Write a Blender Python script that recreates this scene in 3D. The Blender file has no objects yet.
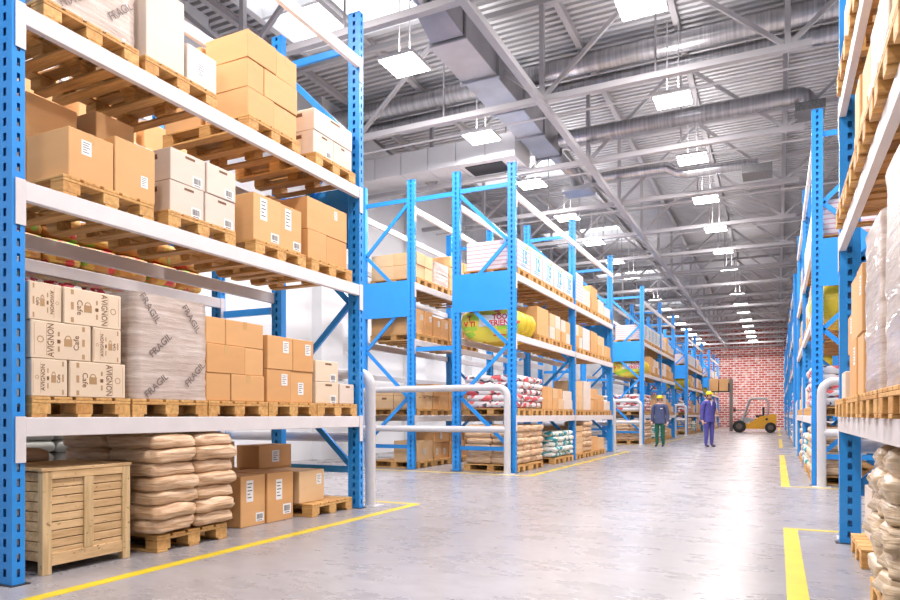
import bpy, bmesh, math, random
from mathutils import Vector, Matrix, noise
R = random.Random(7)
SC = bpy.context.scene
COL = SC.collection
PI = math.pi

# ------------------------------------------------------------------ materials
def new_mat(name):
    m = bpy.data.materials.new(name); m.use_nodes = True
    nt = m.node_tree; b = nt.nodes['Principled BSDF']
    return m, nt, b
def N(nt, t, **kw):
    n = nt.nodes.new(t)
    for k, v in kw.items(): setattr(n, k, v)
    return n
def mixc(nt, fac, a, b, mode='MIX'):
    n = N(nt, 'ShaderNodeMix', data_type='RGBA', blend_type=mode)
    for s, v in ((0, fac), (6, a), (7, b)):
        if hasattr(v, 'is_output'): nt.links.new(v, n.inputs[s])
        else: n.inputs[s].default_value = v if s == 0 else (*v, 1) if len(v) == 3 else v
    return n.outputs[2]
def coords(nt, scale=(1, 1, 1), kind='Object', rot=(0, 0, 0)):
    tc = N(nt, 'ShaderNodeTexCoord'); mp = N(nt, 'ShaderNodeMapping')
    mp.inputs['Scale'].default_value = scale; mp.inputs['Rotation'].default_value = rot
    nt.links.new(tc.outputs[kind], mp.inputs['Vector'])
    return mp.outputs['Vector']
def noise_tex(nt, vec, scale, detail=4, rough=.55):
    n = N(nt, 'ShaderNodeTexNoise'); n.inputs['Scale'].default_value = scale
    n.inputs['Detail'].default_value = detail; n.inputs['Roughness'].default_value = rough
    nt.links.new(vec, n.inputs['Vector']); return n.outputs['Fac']
def ramp(nt, fac, stops):
    r = N(nt, 'ShaderNodeValToRGB'); e = r.color_ramp.elements
    while len(e) < len(stops): e.new(.5)
    for el, (p, c) in zip(e, stops): el.position = p; el.color = (*c, 1)
    nt.links.new(fac, r.inputs['Fac']); return r.outputs['Color']
def bump(nt, b, h, strength=.3, dist=.01):
    n = N(nt, 'ShaderNodeBump'); n.inputs['Strength'].default_value = strength; n.inputs['Distance'].default_value = dist
    nt.links.new(h, n.inputs['Height']); nt.links.new(n.outputs['Normal'], b.inputs['Normal'])
def rnd(nt):
    oi = N(nt, 'ShaderNodeObjectInfo'); ge = N(nt, 'ShaderNodeNewGeometry')
    a = N(nt, 'ShaderNodeMath', operation='ADD'); f = N(nt, 'ShaderNodeMath', operation='FRACT')
    nt.links.new(oi.outputs['Random'], a.inputs[0]); nt.links.new(ge.outputs['Random Per Island'], a.inputs[1])
    nt.links.new(a.outputs[0], f.inputs[0]); return f.outputs[0]
def varied(name, c1, c2, rough=.6, nscale=(8, 8, 8), namt=.12, bmp=0, metal=0, coat=0, c3=None):
    m, nt, b = new_mat(name)
    col = ramp(nt, rnd(nt), [(0, c1), (1, c2)] if c3 is None else [(0, c1), (.5, c2), (1, c3)])
    v = noise_tex(nt, coords(nt, nscale), 1.0)
    dark = ramp(nt, v, [(.25, (1 - namt * 1.6,) * 3), (.75, (1,) * 3)])
    nt.links.new(mixc(nt, 1.0, col, dark, 'MULTIPLY'), b.inputs['Base Color'])
    b.inputs['Roughness'].default_value = rough; b.inputs['Metallic'].default_value = metal
    b.inputs['Coat Weight'].default_value = coat; b.inputs['Coat Roughness'].default_value = .15
    if bmp: bump(nt, b, v, bmp, .01)
    return m
def emis(name, c, s):
    m, nt, b = new_mat(name)
    b.inputs['Base Color'].default_value = (*c, 1); b.inputs['Emission Color'].default_value = (*c, 1)
    b.inputs['Emission Strength'].default_value = s; return m
M = {}
M['blue'] = varied('blue_rack_paint', (.024, .30, .84), (.030, .33, .90), .36, (3, 3, 3), .06)
M['beam'] = varied('white_beam_paint', (.78, .73, .74), (.82, .77, .78), .42, (2, 6, 6), .05)
M['pipe'] = varied('grey_white_pipe_paint', (.62, .60, .62), (.66, .64, .66), .32, (3, 3, 3), .04)
M['steel'] = varied('grey_truss_paint', (.47, .455, .475), (.53, .51, .53), .40, (3, 3, 3), .06)
M['grille'] = varied('grey_grille_mesh', (.22, .22, .23), (.26, .26, .27), .5, (30, 30, 30), .3)
M['dark'] = varied('dark_metal', (.03, .03, .035), (.04, .04, .045), .5)
M['galv'] = varied('galvanised_sheet', (.50, .50, .54), (.62, .62, .65), .34, (1.4, 1.4, 1.4), .22, 0, .75)
M['spiral'] = varied('spiral_duct_metal', (.48, .48, .52), (.60, .60, .63), .30, (22, 1.2, 1.2), .30, .2, .8)
M['duct_white'] = varied('painted_duct_white', (.80, .80, .83), (.84, .84, .86), .4, (1, 1, 1), .05)
M['kraft'] = varied('kraft_board', (.71, .36, .135), (.80, .455, .20), .62, (3, 3, 10), .06, .04, c3=(.755, .405, .165))
M['kraft_pale'] = varied('pale_kraft_board', (.76, .48, .25), (.81, .54, .30), .62, (3, 3, 10), .07, .04)
M['cream'] = varied('cream_carton_board', (.80, .62, .45), (.84, .67, .50), .6, (3, 3, 9), .05)
M['white_board'] = varied('white_carton_board', (.78, .64, .54), (.82, .69, .60), .55, (3, 3, 10), .06)
M['bright_board'] = varied('bright_white_board', (.70, .67, .68), (.75, .72, .72), .5, (3, 3, 10), .04)
M['tape'] = varied('brown_packing_tape', (.68, .38, .14), (.74, .44, .17), .3, (6, 6, 6), .1)
M['paper'] = varied('white_label_paper', (.86, .85, .85), (.9, .89, .88), .5, (9, 9, 9), .03)
M['ink'] = varied('black_print_ink', (.06, .05, .05), (.09, .07, .07), .6)
M['film_ink'] = varied('faded_grey_print', (.20, .14, .13), (.26, .19, .17), .5)
M['brown_ink'] = varied('brown_print_ink', (.20, .09, .035), (.24, .11, .05), .6)
M['tan_ink'] = varied('tan_print_ink', (.50, .30, .14), (.55, .33, .16), .6)
M['cyan'] = varied('cyan_print_ink', (.02, .38, .66), (.03, .42, .70), .5)
M['pink'] = varied('pink_print_ink', (.85, .33, .36), (.88, .40, .42), .5)
M['lime'] = varied('lime_print_ink', (.30, .72, .08), (.36, .78, .12), .5)
M['red'] = varied('red_print_ink', (.75, .03, .03), (.8, .05, .05), .5)
M['yellow_bag'] = varied('yellow_bag_plastic', (.80, .56, .03), (.84, .62, .05), .4, (5, 5, 5), .14, .3)
def wrap_sack(name, c1, c2, c3, rough):
    m, nt, b = new_mat(name)
    r = rnd(nt)
    add = N(nt, 'ShaderNodeVectorMath', operation='ADD'); cb = N(nt, 'ShaderNodeCombineXYZ'); ml = N(nt, 'ShaderNodeMath', operation='MULTIPLY'); ml.inputs[1].default_value = 31
    nt.links.new(r, ml.inputs[0])
    for k in range(3): nt.links.new(ml.outputs[0], cb.inputs[k])
    nt.links.new(coords(nt, (2.2, 2.2, 24)), add.inputs[0]); nt.links.new(cb.outputs[0], add.inputs[1])
    n = N(nt, 'ShaderNodeTexNoise'); n.inputs['Scale'].default_value = 1.5; n.inputs['Detail'].default_value = 5; n.inputs['Distortion'].default_value = .9
    nt.links.new(add.outputs[0], n.inputs['Vector'])
    col = ramp(nt, n.outputs['Fac'], [(.30, c1), (.50, c2), (.68, c3)])
    nt.links.new(col, b.inputs['Base Color']); b.inputs['Roughness'].default_value = rough
    b.inputs['Coat Weight'].default_value = .25; b.inputs['Coat Roughness'].default_value = .2
    bump(nt, b, n.outputs['Fac'], .8, .02); return m
M['tan_sack'] = wrap_sack('tan_sack_paper', (.50, .27, .13), (.74, .48, .29), (.88, .66, .46), .42)
M['beige_sack'] = wrap_sack('beige_wrapped_sack', (.40, .28, .17), (.58, .43, .28), (.74, .60, .44), .34)
M['grey_sack'] = varied('grey_green_sack', (.45, .47, .44), (.55, .56, .52), .5, (6, 6, 6), .15)
M['tape_yellow'] = varied('yellow_floor_paint', (.82, .60, .02), (.86, .64, .03), .4, (4, 4, 4), .16)
M['rubber'] = varied('black_rubber', (.02, .02, .02), (.035, .03, .03), .7)
M['orange'] = varied('orange_machine_paint', (.86, .42, .02), (.9, .45, .03), .3)
M['cage'] = varied('grey_machine_paint', (.42, .42, .46), (.48, .48, .52), .35)
M['hub'] = varied('brown_grey_hub', (.13, .10, .09), (.16, .13, .12), .5)
M['mast'] = varied('grey_brown_mast', (.20, .17, .16), (.24, .20, .19), .45)
M['skin'] = varied('skin', (.72, .40, .29), (.74, .42, .31), .5)
M['helmet'] = varied('yellow_hard_hat', (.90, .66, .01), (.92, .70, .02), .3)
M['navy'] = varied('slate_blue_cloth', (.07, .09, .20), (.085, .105, .22), .8, (14, 14, 14), .2)
M['green'] = varied('dark_green_cloth', (.01, .12, .07), (.015, .14, .08), .8, (14, 14, 14), .2)
M['purple'] = varied('violet_blue_cloth', (.09, .08, .36), (.10, .09, .40), .8, (14, 14, 14), .2)
M['shoe'] = varied('purple_grey_shoe', (.06, .03, .08), (.08, .04, .1), .5)
M['hair'] = varied('dark_hair', (.05, .03, .02), (.06, .04, .03), .7)
M['shirt'] = varied('white_shirt', (.8, .78, .8), (.84, .82, .84), .7)
M['chip'] = varied('chipboard', (.52, .28, .12), (.58, .33, .15), .7, (20, 20, 20), .2)
M['wall_white'] = varied('white_wall_panel', (.84, .84, .87), (.87, .87, .89), .5, (.6, .6, .6), .04)
M['lamp'] = emis('lamp_diffuser', (1, .98, .97), 9)
M['skylight'] = emis('skylight_daylight_pane', (.96, .98, 1), 1.0)

def wood_mat(name, a, b_, c, grain=(1.2, 14, 14), rough=.6):
    m, nt, b = new_mat(name)
    r = rnd(nt)
    col = ramp(nt, r, [(0, a), (.5, b_), (1, c)])
    tc = coords(nt, grain)
    add = N(nt, 'ShaderNodeVectorMath', operation='ADD'); cb = N(nt, 'ShaderNodeCombineXYZ')
    ml = N(nt, 'ShaderNodeMath', operation='MULTIPLY'); ml.inputs[1].default_value = 37
    nt.links.new(r, ml.inputs[0]); nt.links.new(ml.outputs[0], cb.inputs[0]); nt.links.new(ml.outputs[0], cb.inputs[1])
    nt.links.new(tc, add.inputs[0]); nt.links.new(cb.outputs[0], add.inputs[1])
    v = noise_tex(nt, add.outputs[0], 2.2, 6, .65)
    dark = ramp(nt, v, [(.3, (.62, .55, .46)), (.62, (1, 1, 1))])
    nt.links.new(mixc(nt, 1.0, col, dark, 'MULTIPLY'), b.inputs['Base Color'])
    b.inputs['Roughness'].default_value = rough; bump(nt, b, v, .15, .004)
    return m
M['wood'] = wood_mat('pallet_wood', (.66, .33, .10), (.80, .47, .17), (.73, .40, .135))
M['crate_wood'] = wood_mat('crate_pine', (.70, .45, .22), (.82, .56, .30), (.76, .50, .26), (10, 1.1, 10))
M['crate_post'] = wood_mat('crate_batten_pine', (.72, .50, .26), (.80, .58, .32), (.76, .54, .29), (12, 12, 1.0))

def knots(m, c):
    nt = m.node_tree; b = nt.nodes['Principled BSDF']; old = b.inputs['Base Color'].links[0].from_socket
    f = noise_tex(nt, coords(nt, (1, 1, 1.5)), 26, 2, .5)
    nt.links.new(mixc(nt, ramp(nt, f, [(.66, (0,) * 3), (.72, (.8,) * 3)]), old, c), b.inputs['Base Color'])
knots(M['crate_wood'], (.28, .14, .06)); knots(M['crate_post'], (.28, .14, .06))
def film_mat():
    m, nt, b = new_mat('stretch_film_over_load')
    v = noise_tex(nt, coords(nt, (1.2, 1.2, 15), rot=(.04, .05, 0)), 2.2, 8, .66)
    w = noise_tex(nt, coords(nt, (3, 3, 5), rot=(.5, .4, 0)), 2.0, 3, .5)
    col = ramp(nt, v, [(.30, (.42, .30, .24)), (.50, (.60, .47, .40)), (.70, (.80, .70, .65))])
    nt.links.new(mixc(nt, .35, col, ramp(nt, w, [(.3, (.44, .34, .29)), (.7, (.70, .62, .57))])), b.inputs['Base Color'])
    b.inputs['Roughness'].default_value = .28; b.inputs['Coat Weight'].default_value = .4
    bump(nt, b, v, .6, .012); return m
M['film'] = film_mat()

def patterned(name, base, cols, scale, thr, bmp=.3, rough=.45):
    m, nt, b = new_mat(name)
    cur = None
    for i, (c, s, t) in enumerate(cols):
        vec = coords(nt, scale)
        off = N(nt, 'ShaderNodeVectorMath', operation='ADD'); off.inputs[1].default_value = (i * 7.3, i * 3.1, i * 5.7)
        cb = N(nt, 'ShaderNodeVectorMath', operation='ADD'); cmb = N(nt, 'ShaderNodeCombineXYZ')
        ml = N(nt, 'ShaderNodeMath', operation='MULTIPLY'); ml.inputs[1].default_value = 20
        nt.links.new(rnd(nt), ml.inputs[0]); nt.links.new(ml.outputs[0], cmb.inputs[1]); nt.links.new(ml.outputs[0], cmb.inputs[0])
        nt.links.new(vec, off.inputs[0]); nt.links.new(off.outputs[0], cb.inputs[0]); nt.links.new(cmb.outputs[0], cb.inputs[1])
        f = noise_tex(nt, cb.outputs[0], s, 1, .4)
        g = N(nt, 'ShaderNodeMath', operation='GREATER_THAN'); g.inputs[1].default_value = t
        nt.links.new(f, g.inputs[0])
        cur = mixc(nt, g.outputs[0], base if cur is None else cur, c)
    nt.links.new(cur, b.inputs['Base Color']); b.inputs['Roughness'].default_value = rough
    bump(nt, b, noise_tex(nt, coords(nt, (6, 6, 18)), 1.5, 4), bmp, .01)
    return m
M['red_sack'] = patterned('white_sack_red_print', (.80, .75, .75), [((.78, .12, .13), 5, .545), ((.10, .07, .10), 7, .64)], (1, 1, 1.6), .6)
M['teal_sack'] = patterned('white_sack_teal_print', (.80, .79, .74), [((.05, .34, .40), 6, .52), ((.70, .58, .38), 7, .64)], (1, 1, 1.3), .6)
M['berry_sack'] = patterned('white_sack_berry_print', (.82, .78, .74), [((.55, .03, .05), 7, .48), ((.85, .80, .78), 22, .58), ((.26, .50, .05), 4, .60)], (1, 1, 1.3), .6)
M['fruit_sack'] = patterned('orange_sack_fruit_print', (.62, .27, .06), [((.80, .45, .08), 6, .55), ((.70, .04, .03), 6, .63), ((.30, .55, .06), 6, .66)], (1, 1, 1.3), .6)
M['yellow_print'] = patterned('yellow_green_bag_plastic', (.88, .72, .08), [((.45, .70, .06), 3.2, .58), ((.80, .12, .05), 5, .68)], (.8, 1, 2.2), .6, .3, .35)
def layered():
    m, nt, b = new_mat('layered_white_board')
    wv = N(nt, 'ShaderNodeTexWave', bands_direction='Z'); wv.inputs['Scale'].default_value = 4.2
    nt.links.new(coords(nt), wv.inputs['Vector'])
    nt.links.new(ramp(nt, wv.outputs['Fac'], [(.06, (.62, .30, .33)), (.25, (.72, .64, .65))]), b.inputs['Base Color'])
    b.inputs['Roughness'].default_value = .55; return m
M['layered'] = layered()
def floor_mat():
    m, nt, b = new_mat('polished_concrete')
    v1 = noise_tex(nt, coords(nt, (.35, .35, 1)), 1.6, 6, .6)
    v2 = noise_tex(nt, coords(nt, (1.0, 1.7, 1), rot=(0, 0, .45)), 1.5, 9, .68)
    c = mixc(nt, .5, ramp(nt, v1, [(.3, (.32, .30, .312)), (.7, (.39, .368, .382))]), ramp(nt, v2, [(.22, (.25, .235, .242)), (.5, (.355, .332, .346)), (.78, (.43, .405, .42))]))
    v3 = noise_tex(nt, coords(nt, (1.6, 3.4, 1), rot=(0, 0, .3)), 3.3, 10, .78)
    c = mixc(nt, 1.0, c, ramp(nt, v3, [(.22, (.72, .69, .68)), (.55, (1, 1, 1))]), 'MULTIPLY')
    nt.links.new(c, b.inputs['Base Color'])
    rr = N(nt, 'ShaderNodeMapRange'); rr.inputs['To Min'].default_value = .20; rr.inputs['To Max'].default_value = .36
    nt.links.new(v2, rr.inputs['Value']); nt.links.new(rr.outputs[0], b.inputs['Roughness'])
    bump(nt, b, v3, .02, .01); b.inputs['Specular IOR Level'].default_value = .55
    return m
M['floor'] = floor_mat()
def brick_mat():
    m, nt, b = new_mat('red_brick_wall')
    tc = N(nt, 'ShaderNodeTexCoord'); sp = N(nt, 'ShaderNodeSeparateXYZ'); cb = N(nt, 'ShaderNodeCombineXYZ')
    nt.links.new(tc.outputs['Object'], sp.inputs[0]); nt.links.new(sp.outputs[0], cb.inputs[0]); nt.links.new(sp.outputs[2], cb.inputs[1])
    br = N(nt, 'ShaderNodeTexBrick'); br.inputs['Scale'].default_value = 1
    br.inputs['Brick Width'].default_value = .46; br.inputs['Row Height'].default_value = .19
    br.inputs['Mortar Size'].default_value = .026; br.inputs['Mortar Smooth'].default_value = .1; br.inputs['Bias'].default_value = -.1
    br.inputs['Color1'].default_value = (.52, .06, .035, 1); br.inputs['Color2'].default_value = (.66, .20, .14, 1); br.inputs['Mortar'].default_value = (.85, .79, .78, 1)
    nt.links.new(cb.outputs[0], br.inputs['Vector'])
    v = noise_tex(nt, coords(nt, (1, 1, 1)), 2.4, 5, .7)
    nt.links.new(mixc(nt, ramp(nt, v, [(.52, (0,) * 3), (.62, (.75,) * 3)]), br.outputs['Color'], (.85, .74, .73)), b.inputs['Base Color'])
    b.inputs['Roughness'].default_value = .8; return m
M['brick'] = brick_mat()
M['deck'] = varied('painted_roof_deck', (.70, .69, .71), (.74, .73, .75), .42, (.5, .5, .5), .10, 0, .25)

# ------------------------------------------------------------------ mesh builder
class G:
    def __init__(s): s.v = []; s.f = []; s.m = []; s.sm = []
    def add(s, vs, fs, mi=0, smooth=False):
        o = len(s.v); s.v += [tuple(v) for v in vs]
        for f in fs: s.f.append([i + o for i in f]); s.m.append(mi); s.sm.append(smooth)
        return s
    def box(s, x0, y0, z0, x1, y1, z1, mi=0):
        v = [(x0, y0, z0), (x1, y0, z0), (x1, y1, z0), (x0, y1, z0), (x0, y0, z1), (x1, y0, z1), (x1, y1, z1), (x0, y1, z1)]
        return s.add(v, [(0, 3, 2, 1), (4, 5, 6, 7), (0, 1, 5, 4), (1, 2, 6, 5), (2, 3, 7, 6), (3, 0, 4, 7)], mi)
    def cbox(s, x0, y0, z0, x1, y1, z1, c=.004, mi=0):
        v = []; idx = {}
        for ix, X in enumerate((x0, x1)):
            for iy, Y in enumerate((y0, y1)):
                for iz, Z in enumerate((z0, z1)):
                    sx, sy, sz = 1 - 2 * ix, 1 - 2 * iy, 1 - 2 * iz
                    for a in range(3):
                        d = [c, c, c]; d[a] = 0
                        idx[ix, iy, iz, a] = len(v); v.append((X + sx * d[0], Y + sy * d[1], Z + sz * d[2]))
        fs = []
        for a in range(3):
            b, d = (a + 1) % 3, (a + 2) % 3
            for q in (0, 1):
                def k(p, r):
                    t = [0, 0, 0]; t[a] = q; t[b] = p; t[d] = r; return idx[t[0], t[1], t[2], a]
                f = [k(0, 0), k(1, 0), k(1, 1), k(0, 1)]
                fs.append(f if q else f[::-1])
            for p in (0, 1):
                for r in (0, 1):
                    t0 = [0] * 3; t1 = [0] * 3; t0[b] = t1[b] = p; t0[d] = t1[d] = r; t0[a] = 0; t1[a] = 1
                    f = [idx[(*t0, b)], idx[(*t1, b)], idx[(*t1, d)], idx[(*t0, d)]]
                    fs.append(f)
        for ix in (0, 1):
            for iy in (0, 1):
                for iz in (0, 1): fs.append([idx[ix, iy, iz, a] for a in range(3)])
        return s.add(v, fs, mi)
    def bar(s, p, q, w, h, mi=0, up=(0, 0, 1)):
        p, q = Vector(p), Vector(q); d = (q - p).normalized(); u = Vector(up)
        a = d.cross(u)
        if a.length < 1e-4: a = d.cross(Vector((1, 0, 0)))
        a.normalize(); b = a.cross(d).normalized(); a *= w / 2; b *= h / 2
        v = [p - a - b, p + a - b, p + a + b, p - a + b, q - a - b, q + a - b, q + a + b, q - a + b]
        return s.add(v, [(0, 3, 2, 1), (4, 5, 6, 7), (0, 1, 5, 4), (1, 2, 6, 5), (2, 3, 7, 6), (3, 0, 4, 7)], mi)
    def tube(s, pts, r, n=12, mi=0, cap=True):
        pts = [Vector(p) for p in pts]; rs = r if isinstance(r, (list, tuple)) else [r] * len(pts)
        rings = []; a = None
        for i, p in enumerate(pts):
            d = (pts[min(i + 1, len(pts) - 1)] - pts[max(i - 1, 0)]).normalized()
            if a is None: a = d.orthogonal().normalized()
            a = (a - d * a.dot(d)).normalized(); b = d.cross(a)
            rings.append([p + (a * math.cos(2 * PI * k / n) + b * math.sin(2 * PI * k / n)) * rs[i] for k in range(n)])
        vs = [v for g in rings for v in g]; fs = []
        for i in range(len(pts) - 1):
            for k in range(n): fs.append((i * n + k, i * n + (k + 1) % n, (i + 1) * n + (k + 1) % n, (i + 1) * n + k))
        s.add(vs, fs, mi, True)
        if cap:
            s.add(rings[0], [tuple(range(n))[::-1]], mi); s.add(rings[-1], [tuple(range(n))], mi)
        return s
    def quad(s, o, u, v, w, h, mi=0, t=.0008):
        """a thin slab centred at o, spanned by unit u (width w) and v (height h)"""
        o, u, v = Vector(o), Vector(u), Vector(v); n = u.cross(v) * t
        a, b = u * w / 2, v * h / 2
        p = [o - a - b, o + a - b, o + a + b, o - a + b]
        return s.add(p + [x + n for x in p], [(3, 2, 1, 0), (4, 5, 6, 7), (0, 1, 5, 4), (1, 2, 6, 5), (2, 3, 7, 6), (3, 0, 4, 7)], mi)
    def place(s, g, mat, mi=0):
        o = len(s.v); s.v += [tuple(mat @ Vector(v)) for v in g.v]
        for f, m_, sm in zip(g.f, g.m, g.sm): s.f.append([i + o for i in f]); s.m.append(mi if g.m is None else m_ + mi); s.sm.append(sm)
        return s
    def mesh(s, name, mats):
        me = bpy.data.meshes.new(name); me.from_pydata(s.v, [], s.f)
        for m in (mats if isinstance(mats, (list, tuple)) else [mats]): me.materials.append(M[m] if isinstance(m, str) else m)
        me.polygons.foreach_set('material_index', s.m); me.polygons.foreach_set('use_smooth', s.sm)
        me.update(); return me

def link(name, me, parent=None, loc=(0, 0, 0), rz=0):
    o = bpy.data.objects.new(name, me); COL.objects.link(o)
    o.location = loc; o.rotation_euler = (0, 0, rz)
    if parent: o.parent = parent
    return o
def part(name, g, mats, parent, loc=(0, 0, 0), label=None):
    o = link(name, g.mesh(name, mats) if isinstance(g, G) else g, parent, loc)
    if label: o['label'] = label
    return o
def tag(o, label, cat, group=None):
    o['label'] = label; o['category'] = cat
    if group: o['group'] = group
    return o
def empty(name, label, cat, loc=(0, 0, 0), rz=0, group=None):
    return tag(link(name, None, None, loc, rz), label, cat, group)
def struct(name, g, mats, parent=None, kind='structure'):
    o = link(name, g.mesh(name, mats), parent)
    if not parent: o['kind'] = kind
    return o
ORD = 'first second third fourth fifth sixth seventh eighth ninth tenth eleventh twelfth thirteenth fourteenth fifteenth sixteenth seventeenth eighteenth nineteenth'.split()
SHELF = ['floor level', 'lowest shelf', 'middle shelf', 'top shelf']

# text outlines turned into flat geometry
_txt = {}
def text_g(s, size=1.0, ext=.0006, bold=0):
    if (s, size) in _txt: return _txt[s, size]
    cu = bpy.data.curves.new('lettering', 'FONT'); cu.body = s; cu.size = size; cu.align_x = 'CENTER'; cu.align_y = 'CENTER'; cu.extrude = ext; cu.resolution_u = 2; cu.offset = bold
    ob = bpy.data.objects.new('lettering', cu); COL.objects.link(ob)
    bpy.context.view_layer.update()
    me = bpy.data.meshes.new_from_object(ob.evaluated_get(bpy.context.evaluated_depsgraph_get()))
    g = G(); g.add([v.co[:] for v in me.vertices], [list(p.vertices) for p in me.polygons])
    bpy.data.objects.remove(ob); bpy.data.curves.remove(cu); bpy.data.meshes.remove(me)
    _txt[s, size] = g; return g
def frame(o, u, v):
    u, v = Vector(u).normalized(), Vector(v).normalized(); n = u.cross(v)
    m = Matrix((u, v, n)).transposed().to_4x4(); m.translation = Vector(o); return m
PX, NX, NY, PY_ = ((0, 1, 0), (0, 0, 1)), ((0, -1, 0), (0, 0, 1)), ((1, 0, 0), (0, 0, 1)), ((-1, 0, 0), (0, 0, 1))

# ------------------------------------------------------------------ pallets
PW, PD, PH = .72, 1.08, .132      # along the aisle, depth, height; origin bottom centre, front = +x
def pallet_parts():
    P = []
    d = G()
    for k in range(5):
        y = -PW / 2 + k * (PW - .125) / 4; d.cbox(-PD / 2, y, PH - .020, PD / 2, y + .125, PH, .003)
    P.append(('deck', d))
    for x in (-PD / 2, -.065, PD / 2 - .13): P.append(('stringer_board', G().cbox(x, -PW / 2 + .001, PH - .040, x + .13, PW / 2 - .001, PH - .021, .002)))
    for x in (-PD / 2 + .001, -.065, PD / 2 - .131):
        for y in (-PW / 2 + .001, -.0625, PW / 2 - .126): P.append(('block', G().cbox(x, y, .0195, x + .13, y + .125, PH - .041, .003)))
    for y in (-PW / 2, -.05, PW / 2 - .10): P.append(('bottom_board', G().cbox(-PD / 2, y, 0, PD / 2, y + .10, .019, .002)))
    return P
_pp = [(n, g.mesh(n, 'wood')) for n, g in pallet_parts()]
_gp = G()
for n, g in pallet_parts(): _gp.place(g, Matrix())
_pm = _gp.mesh('pallet', 'wood')
FAR = {}        # what is past the 300 of a kind: one mesh per kind
def far(kind, g, mat, mi=0):
    FAR.setdefault(kind, G()).place(g, mat, mi)
def pallet(x, y, z, rz, label, mode, rot90=False):
    a = rz + (PI / 2 if rot90 else 0)
    if mode == 'far': far('pallet', _gp, Matrix.Translation((x, y, z)) @ Matrix.Rotation(a, 4, 'Z')); return
    if mode == 'mid':
        return tag(link('pallet', _pm, None, (x, y, z), a), label, 'pallet', 'wooden pallets in the racks')
    r = empty('pallet', label, 'pallet', (x, y, z), a, 'wooden pallets in the racks')
    for n, me in _pp: link(n, me, r)
    return r

# ------------------------------------------------------------------ cartons
_cm = {}
def sticker_g(u, v, o, w, h, kind):
    g = G().quad(o, u, v, w, h, 0, .0008)
    U, V = Vector(u), Vector(v); n = U.cross(V) * .0009; o = Vector(o) + n
    if kind == 'bar':
        r = random.Random(3); x = -w * .36
        while x < w * .36:
            b = r.choice((.05, .08, .12)) * w * .5; g.quad(o + U * x + V * h * .06, u, v, b, h * .55, 1, .0005); x += b + r.choice((.05, .08)) * w * .6
        g.quad(o - V * h * .36, u, v, w * .6, h * .07, 1, .0005)
    elif kind == 'text':
        for k, ww in enumerate((.7, .55, .7, .4, .6)): g.quad(o + V * h * (.34 - .16 * k) - U * w * (.35 - ww / 2), u, v, w * ww, h * .045, 1, .0005)
    return g
def carton_body(dx, dy, dz, mat):
    k = (round(dx, 3), round(dy, 3), round(dz, 3), mat)
    if k not in _cm:
        g = G().cbox(-dx / 2, -dy / 2, 0, dx / 2, dy / 2, dz, .005)
        _cm[k] = (g.mesh('carton', mat), g)
    return _cm[k]
def tape_mesh(dx, dy, dz, axis):
    k = ('tape', round(dx, 3), round(dy, 3), round(dz, 3), axis)
    if k not in _cm:
        g = G(); w = .024; e = .0009; d = min(.07, dz * .3)
        if axis == 'x':
            g.box(-dx / 2 - e, -w, dz, dx / 2 + e, w, dz + e); g.box(dx / 2, -w, dz - d, dx / 2 + e, w, dz); g.box(-dx / 2 - e, -w, dz - d, -dx / 2, w, dz)
        else:
            g.box(-w, -dy / 2 - e, dz, w, dy / 2 + e, dz + e); g.box(-w, dy / 2, dz - d, w, dy / 2 + e, dz); g.box(-w, -dy / 2 - e, dz - d, w, -dy / 2, dz)
        _cm[k] = g.mesh('tape', 'tape')
    return _cm[k]
ADJ = {'kraft': 'plain kraft', 'kraft_pale': 'pale kraft', 'cream': 'cream printed', 'white_board': 'white', 'bright_board': 'bright white', 'layered': 'white layered'}
def carton(x, y, z, dx, dy, dz, mat, label, mode, rz=0, group=None, tape=None, stick=(), prints=None):
    me, g = carton_body(dx, dy, dz, mat)
    if mode == 'far':
        far('carton', g, Matrix.Translation((x, y, z)) @ Matrix.Rotation(rz, 4, 'Z'), {'kraft': 0, 'kraft_pale': 1, 'white_board': 2, 'bright_board': 3, 'layered': 4, 'cream': 5}[mat]); return
    o = tag(link('carton', me, None, (x, y, z), rz), label, 'carton', group)
    if tape: link('tape', tape_mesh(dx, dy, dz, tape), o)
    for (face, u, v, w, h, kind) in stick:      # u, v: fractions of the face from its centre
        if face == 'f': fr = PX; c = (dx / 2 + .0003, u * dy, dz / 2 + v * dz)
        elif face == 'n': fr = NY; c = (u * dx, -dy / 2 - .0003, dz / 2 + v * dz)
        else: fr = PY_; c = (-u * dx, dy / 2 + .0003, dz / 2 + v * dz)
        part('shipping_label', sticker_g(fr[0], fr[1], c, w, h, kind), ['paper', 'ink'], o, label='white paper label' if kind != 'bar' else 'white barcode label')
    if prints: prints(o, dx, dy, dz)
    return o

# ------------------------------------------------------------------ sacks
def pillow_g(lx, ly, lz, seed=0, nu=22, nv=11, e1=.40, e2=.30, amp=.012):
    vs = []; fs = []
    sp = lambda c, e: math.copysign(abs(c) ** e, c)
    for j in range(nv + 1):
        ph = -PI / 2 + PI * j / nv
        for i in range(nu):
            th = 2 * PI * i / nu
            p = Vector((sp(math.cos(ph), e1) * sp(math.cos(th), e2) * lx / 2, sp(math.cos(ph), e1) * sp(math.sin(th), e2) * ly / 2, sp(math.sin(ph), .62) * lz / 2))
            q = noise.noise(Vector((p.x * 7 + seed * 11, p.y * 7, p.z * 12))) * amp + noise.noise(Vector((p.x * 16 + seed * 5, p.y * 16, p.z * 44))) * amp * .7
            d = p.normalized(); vs.append(p + d * q + Vector((0, 0, lz / 2)))
    for j in range(nv):
        for i in range(nu): fs.append((j * nu + i, j * nu + (i + 1) % nu, (j + 1) * nu + (i + 1) % nu, (j + 1) * nu + i))
    return G().add(vs, fs, 0, True)
_sk = {}
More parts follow.
